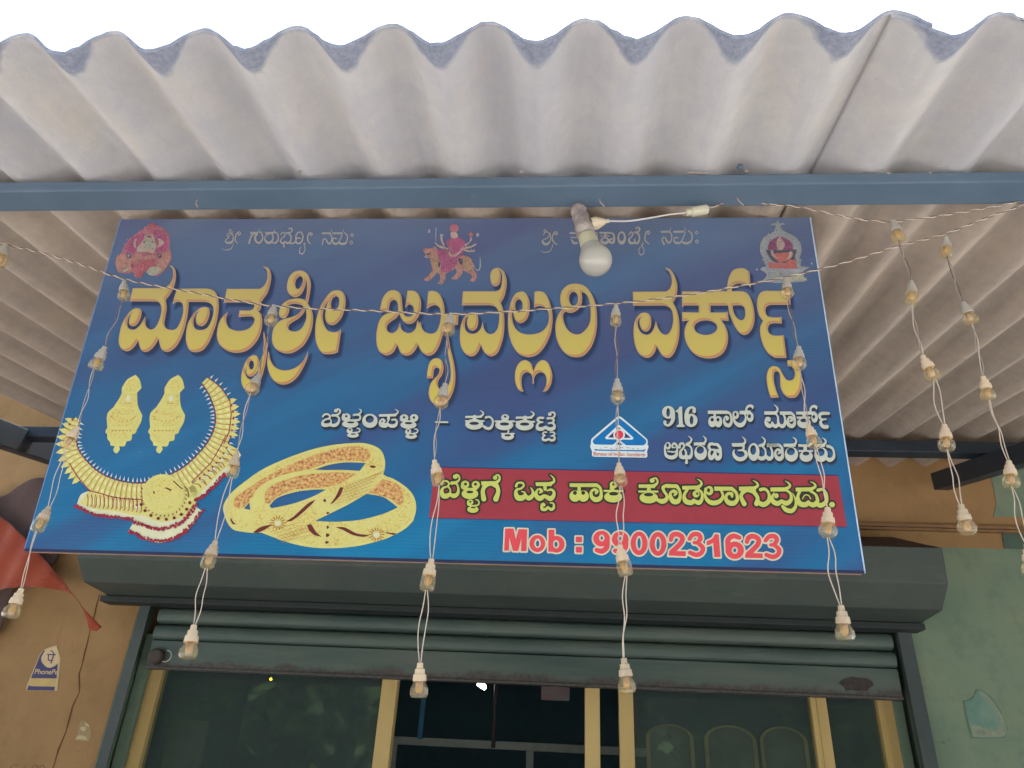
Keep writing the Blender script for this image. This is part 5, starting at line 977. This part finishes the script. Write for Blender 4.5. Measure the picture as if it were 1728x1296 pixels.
sl2 = empty('string_light', (0, 0, 0)); tag(sl2, 'shorter string of clear bulbs starting from the lamp plug, one strand hanging beside the signboard', 'string lights', 'string lights hung from the canopy')
top2 = [(1194, 353), (1215, 345), (1245, 339), (1275, 340), (1300, 345), (1340, 348), (1400, 360), (1450, 370), (1506, 374), (1580, 365), (1660, 352), (1760, 332)]
P3 = [tuple(atY(x, y, YS - .01)) for x, y in top2]; mb = MB(); twisted(_open(P3, 4), .0009, .0010, 34, mb); mb.build('main_wire', [wr, wd2], sl2)
run(sl2, strings['F'], (1506, 376), YS - .01)
# ------------------------------------------------------------------ the bigger lamp and its holder
lb = empty('light_bulb', (0, 0, 0)); tag(lb, 'white globe light bulb in a translucent taped holder hanging in front of the sign', 'light bulb')
YB = 1.03
pA = Vector(atY(975, 352, YB)); pB = Vector(atY(990, 398, YB)); pC = Vector(atY(1010, 452, YB))
bw = Mat('bulb_white_mat', .18, .5); bw.b.inputs['Base Color'].default_value = lin(172, 168, 158); bw.b.inputs['Subsurface Weight'].default_value = .2; bw.b.inputs['Subsurface Scale'].default_value = .02
bc = plain('bulb_collar_mat', lin(184, 178, 150)[:3], .35, .03); ph_ = Mat('grey_holder_mat', .35, .5); ph_.color(ph_.ramp(ph_.noise(60, 5, .7), [(.35, lin(128, 118, 116)), (.55, lin(164, 150, 144)), (.75, lin(196, 188, 180))]))
ph_.b.inputs['Alpha'].default_value = .93
d_ = (pC - pB).normalized(); T = Matrix.Translation(pB) @ d_.to_track_quat('Z', 'Y').to_matrix().to_4x4()
R_ = .0288
s0 = .004; prof_ = [(0, -.004), (.0145, -.004), (.0155, .002), (.0165, .014)]
mb = MB(); mb.lathe([(0, -.002), (.0150, -.002), (.0156, .004), (.0170, .020), (.0178, .0245)], 28, 0, T); g1 = mb.build('collar', bc, lb, smooth=True)
cz = .056
mb = MB(); pr = [(.0178, .0245), (.0196, .030), (.0226, .036)] + [(R_ * math.cos(a), cz + R_ * math.sin(a)) for a in np.linspace(-.62, math.pi / 2, 12)]
mb.lathe(pr, 32, 0, T); mb.build('globe', bw.m, lb, smooth=True)
dh = (pB - pA).normalized(); T2 = Matrix.Translation(pA) @ dh.to_track_quat('Z', 'Y').to_matrix().to_4x4(); LH = (pB - pA).length
mb = MB(); mb.lathe([(0, -.006), (.010, -.006), (.0135, 0), (.0150, .008), (.0142, .014), (.0158, .018), (.0150, LH * .6), (.0175, LH * .66), (.0170, LH - .004), (.0125, LH - .002), (0, LH)], 22, 0, T2)
mb.build('holder', ph_.m, lb, smooth=True)
mb = MB(); pD = Vector(atY(998, 378, YB)); pE = Vector(atY(1026, 373, YB)); dd = (pE - pD).normalized(); T3 = Matrix.Translation(pD) @ dd.to_track_quat('Z', 'Y').to_matrix().to_4x4()
mb.lathe([(0, 0), (.0115, 0), (.0118, .010), (.0055, .024), (.0035, .026), (.0035, .032), (0, .032)], 12, 0, T3); mb.build('wire_cap', plain('cap_mat', lin(206, 190, 160)[:3], .4, .05), lb)
mb = MB(); P3 = [tuple(atY(x, y, YB)) for x, y in ((1026, 373), (1060, 373), (1095, 368), (1130, 362), (1160, 359))]; mb.tube(_open(P3, 6), .0016, 6); mb.build('lead_wire', plain('lead_mat', lin(200, 192, 182)[:3], .4, .05), lb)
mb = MB(); P3 = [tuple(atY(x, y, YB)) for x, y in ((968, 346), (970, 352), (975, 356))]; mb.tube(P3, .0022, 6); mb.build('hook', plain('hook_mat', lin(176, 170, 168)[:3], .4), lb)
pF = Vector(atY(1158, 359, YB)); pG = Vector(atY(1194, 353, YB)); dd = (pG - pF).normalized(); T4 = Matrix.Translation(pF) @ dd.to_track_quat('Z', 'Y').to_matrix().to_4x4(); LG = (pG - pF).length
mb = MB(); mb.lathe([(0, 0), (.006, 0), (.0068, .004), (.0068, .009), (.0090, .010), (.0092, LG - .003), (.0080, LG), (0, LG)], 12, 0, T4); mb.build('plug', plain('plug_mat', lin(190, 184, 160)[:3], .4, .05), lb)
# ------------------------------------------------------------------ stickers, cloth
YK = YW - .0015
def wconv(x, y): p = atY(x, y, YK); return (p[0], p[2])
def onwall(loops, name, m, parent, off):
    cu = flat(loops, name, m, parent, 0, conv=wconv)
    if parent is None: cu.rotation_euler = (math.radians(90), 0, 0)
    cu.location = (0, YK - off, 0) if parent is None else (0, 0, off); return cu
def ww(s_, ox, oy, sc): return loop(s_, ox, oy, sc)
st_ = ww("200,985! 480,320! 560,220 700,160 850,115! 940,400! 860,1110! 180,1100!", 30, 1080, 12.96)
k0 = onwall([st_], 'payment_sticker', ink('sticker_white', 186, 164, 122), None, 0); tag(k0, 'white and violet payment sticker with a round emblem on the ochre wall', 'sticker')
sv = ink('sticker_violet', 62, 54, 96); sc_ = ink('sticker_cream', 198, 172, 126)
onwall([ww("490,330! 560,230! 870,160! 880,480! 850,840! 290,835!", 30, 1080, 12.96)], 'violet_field', sv, k0, .0004)
onwall([ww("240,985! 200,1095! 800,1105! 815,1020! 300,1010!", 30, 1080, 12.96)], 'violet_band', sv, k0, .0004)
onwall([ww("300,840! 840,845! 820,1020! 260,1005! 245,940 270,870", 30, 1080, 12.96)], 'yellow_band', ink('sticker_yellow', 186, 158, 94), k0, .0006)
onwall([ww("560,300 640,200 850,160! 880,220 920,400 870,520 740,600 640,595 540,500 515,400", 30, 1080, 12.96)], 'emblem_disc', sc_, k0, .0008)
fx = field((30, 1080, 12.96, ["26|655,318 825,322", "26|680,325 670,400 680,440 750,450", "30|785,325 760,420 730,505", "24|790,310 770,260 725,225,18"]), .12, 3); onwall(contours(*fx), 'emblem_letter', sv, k0, .0010)
o = ftext('PhonePe', 58, 97, 1129, 1137.5, 'sticker_lettering', sc_, k0, .0010, wconv, .012, .3)
# faded triangular sticker remains, torn poster
k1 = onwall([ww("980,130 1040,120 1090,190 1110,300 1070,370! 910,355! 940,270 960,190", 0, 1200, 7.2)], 'faded_sticker', ink('faded_a', 150, 126, 84), None, 0); tag(k1, 'faded remains of a small triangular sticker low on the ochre wall', 'sticker')
onwall([ww("915,340! 960,295 1040,310 1060,350! 1000,345", 0, 1200, 7.2), ww("975,200 1040,190 1035,235 1000,240", 0, 1200, 7.2), ww("1030,150 1060,150 1090,190 1050,180", 0, 1200, 7.2)], 'sticker_scrap', ink('faded_b', 178, 160, 120), k1, .0004)
tp_ = Mat('torn_poster_mat', .85, .15); tp_.color(tp_.ramp(tp_.noise(9, 8, .7, stretch=(1, 1, .6)), [(.35, lin(92, 126, 114)), (.52, lin(110, 138, 122)), (.68, lin(126, 138, 122))])); tp_.bump(tp_.noise(30, 8), .3, .003)
k2 = onwall([ww("885,185! 960,205! 1100,290 1230,480 1290,640 1340,745! 1300,870! 1100,885 830,880! 770,680 730,480 705,350! 800,330 870,270", 1540, 1140, 8.31)], 'torn_poster', ink('poster_edge', 88, 112, 96), None, 0); tag(k2, 'torn remains of a pasted poster on the green wall at the right', 'poster')
onwall([ww("900,230 960,215 1080,310 1210,490 1275,640 1320,740 1285,850 1100,868 840,860! 790,680 755,480 735,370 830,345", 1540, 1140, 8.31)], 'poster_paper', tp_.m, k2, .0006)
onwall([ww("820,700! 900,690 1000,740 1130,760 1240,740 1310,750! 1280,845 1100,862 845,855!", 1540, 1140, 8.31), ww("940,225 1000,260 1110,360 1230,520 1290,660 1310,740 1240,720 1200,580 1120,440 1000,320", 1540, 1140, 8.31)], 'poster_scrap', ink('poster_pale', 122, 132, 112, .25), k2, .0009)
fx = field((0, 1200, 7.2, ["7|215,660 170,655 130,680 120,720", "7|300,662 296,700", "7|410,655 370,720", "7|425,665 445,655 460,670 440,700", "7|480,700 495,665 520,655 540,675 535,710"]), .12, 3)
k3 = onwall(contours(*fx), 'pencil_scrawl', plain('scrawl_mat', lin(112, 80, 46)[:3]), None, 0); tag(k3, 'faint pencilled handwriting at the bottom of the ochre wall', 'handwriting')
onw = [ww("380,935 440,915 460,950 430,960", 1540, 1140, 8.31), ww("470,890 540,900 520,910", 1540, 1140, 8.31)]
k4 = onwall(onw, 'wall_stain', plain('stain_mat', lin(92, 112, 84)[:3]), None, 0); tag(k4, 'two small dark stains low on the green wall beside the shutter rail', 'stain')
# orange-red cloth and a rippled dark brown mass behind it, before the left wall
def cloth(name, pts, Y, m, th=.004, wave=.012):
    """hanging cloth: outline triangulated on a fine grid and rippled in depth"""
    cu = bpy.data.curves.new(name, 'CURVE'); cu.dimensions = '2D'; cu.fill_mode = 'BOTH'
    sp = cu.splines.new('POLY'); sp.points.add(len(pts) - 1); sp.use_cyclic_u = True
    for i, (x, y) in enumerate(pts):
        p = atY(x, y, Y); sp.points[i].co = (p[0], p[2], 0, 1)
    t = bpy.data.objects.new('t', cu); me = bpy.data.meshes.new_from_object(t); bpy.data.objects.remove(t); bpy.data.curves.remove(cu)
    bm = bmesh.new(); bm.from_mesh(me); 
    for _ in range(4): bmesh.ops.subdivide_edges(bm, edges=[e for e in bm.edges if e.calc_length() > .03], cuts=1, use_grid_fill=False); bmesh.ops.triangulate(bm, faces=bm.faces)
    for v in bm.verts:
        x, z = v.co.x, v.co.y; v.co = (x, Y + wave * math.sin(x * 21 + z * 6) + wave * .5 * math.sin(x * 47 - z * 13), z)
    bm.to_mesh(me); bm.free(); me.materials.clear(); me.materials.append(m); o_ = bpy.data.objects.new(name, me); C.objects.link(o_)
    so = o_.modifiers.new('thick', 'SOLIDIFY'); so.thickness = th; me.polygons.foreach_set('use_smooth', [True] * len(me.polygons)); return o_
rc = Mat('red_cloth_mat', .9, .1); rc.color(rc.ramp(rc.noise(6, 5), [(.3, lin(138, 62, 46)), (.7, lin(160, 78, 50))])); rc.b.inputs['Sheen Weight'].default_value = .2
crv = _open([(-60, 830), (0, 872), (40, 905), (75, 945), (100, 975), (122, 1003), (140, 1025), (152, 1036), (172, 1058)], 3); crv2 = _open([(163, 1065), (152, 1062), (150, 1045), (138, 1025), (124, 1006), (104, 996), (70, 991), (40, 991), (0, 994), (-60, 1010)], 3)
o = cloth('red_cloth', [tuple(p) for p in crv] + [tuple(p) for p in crv2], YW - .12, rc.m); tag(o, 'dull orange-red cloth tied to a point on the ochre wall at the left', 'cloth')
dc = plain('dark_mass_mat', lin(88, 70, 64)[:3], .9, .15, 5)
o = cloth('dark_mass', [tuple(p) for p in _open([(-60, 850), (0, 838), (30, 818), (62, 808), (90, 812), (110, 850), (100, 930), (70, 970), (40, 960), (14, 1008), (6, 1040), (-8, 1070), (-60, 1090)], 4)], YW - .05, dc, wave=.008); tag(o, 'dark brown tarpaulin close to the wall behind the red cloth', 'mass')
# ------------------------------------------------------------------ trees across the road, seen only in the glass
lf = Mat('leaf_mat', .6, .3); lf.color(lf.ramp(lf.noise(1.3, 3), [(.3, (.05, .11, .03)), (.7, (.14, .24, .07))])); bk = plain('bark_mat', (.12, .09, .06), .9)
def tree(x, y, h, r, seed, label):
    rr_ = random.Random(seed); t = empty('leafy_tree', (x, y, 0)); tag(t, label, 'tree', 'trees across the road')
    mb = MB(); mb.tube([(0, 0, 0), (.1, 0, h * .3), (.0, .1, h * .6)], [.22, .17, .1], 8)
    for k in range(5):
        a = k * 1.3; mb.tube([(0.05, 0, h * .4), (.5 * r * math.cos(a), .5 * r * math.sin(a), h * .62), (.8 * r * math.cos(a), .8 * r * math.sin(a), h * .8)], [.1, .06, .02], 6)
    o_ = mb.build('trunk', bk); o_.parent = t
    V = []; F = []; cl_ = [(rr_.uniform(-1, 1) * r * .75, rr_.uniform(-1, 1) * r * .75, h * .60 + rr_.uniform(-1, 1) * h * .34) for _ in range(60)]
    for c_ in cl_:
        for _ in range(190):
            u = Vector((rr_.gauss(0, 1), rr_.gauss(0, 1), rr_.gauss(0, .8))) * r * .17 + Vector(c_); a = Vector((rr_.gauss(0, 1), rr_.gauss(0, 1), rr_.gauss(0, 1))).normalized() * .17; b = Vector((rr_.gauss(0, 1), rr_.gauss(0, 1), rr_.gauss(0, 1))).normalized() * .13
            i = len(V); V += [tuple(u + a), tuple(u + b), tuple(u - a), tuple(u - b)]; F.append((i, i + 1, i + 2, i + 3))
    me = bpy.data.meshes.new('crown'); me.from_pydata(V, [], F); me.materials.append(lf.m); o_ = bpy.data.objects.new('crown', me); C.objects.link(o_); o_.parent = t
tree(4.6, -9.5, 7, 3.4, 1, 'leafy tree across the road, mirrored in the right-hand glass')
tree(-5.5, -10, 8, 3.8, 2, 'tall leafy tree across the road opposite the ochre wall')
tree(-.6, -11, 6.5, 3.4, 3, 'lower leafy tree across the road opposite the shutter')
tree(9.5, -12, 8, 3.8, 4, 'tall leafy tree at the far right end of the tree row'); tree(-11, -13, 8, 3.8, 5, 'tall leafy tree at the far left end of the tree row')
tree(2.2, -14.5, 9, 3.8, 6, 'tallest leafy tree, standing behind the others across the road')
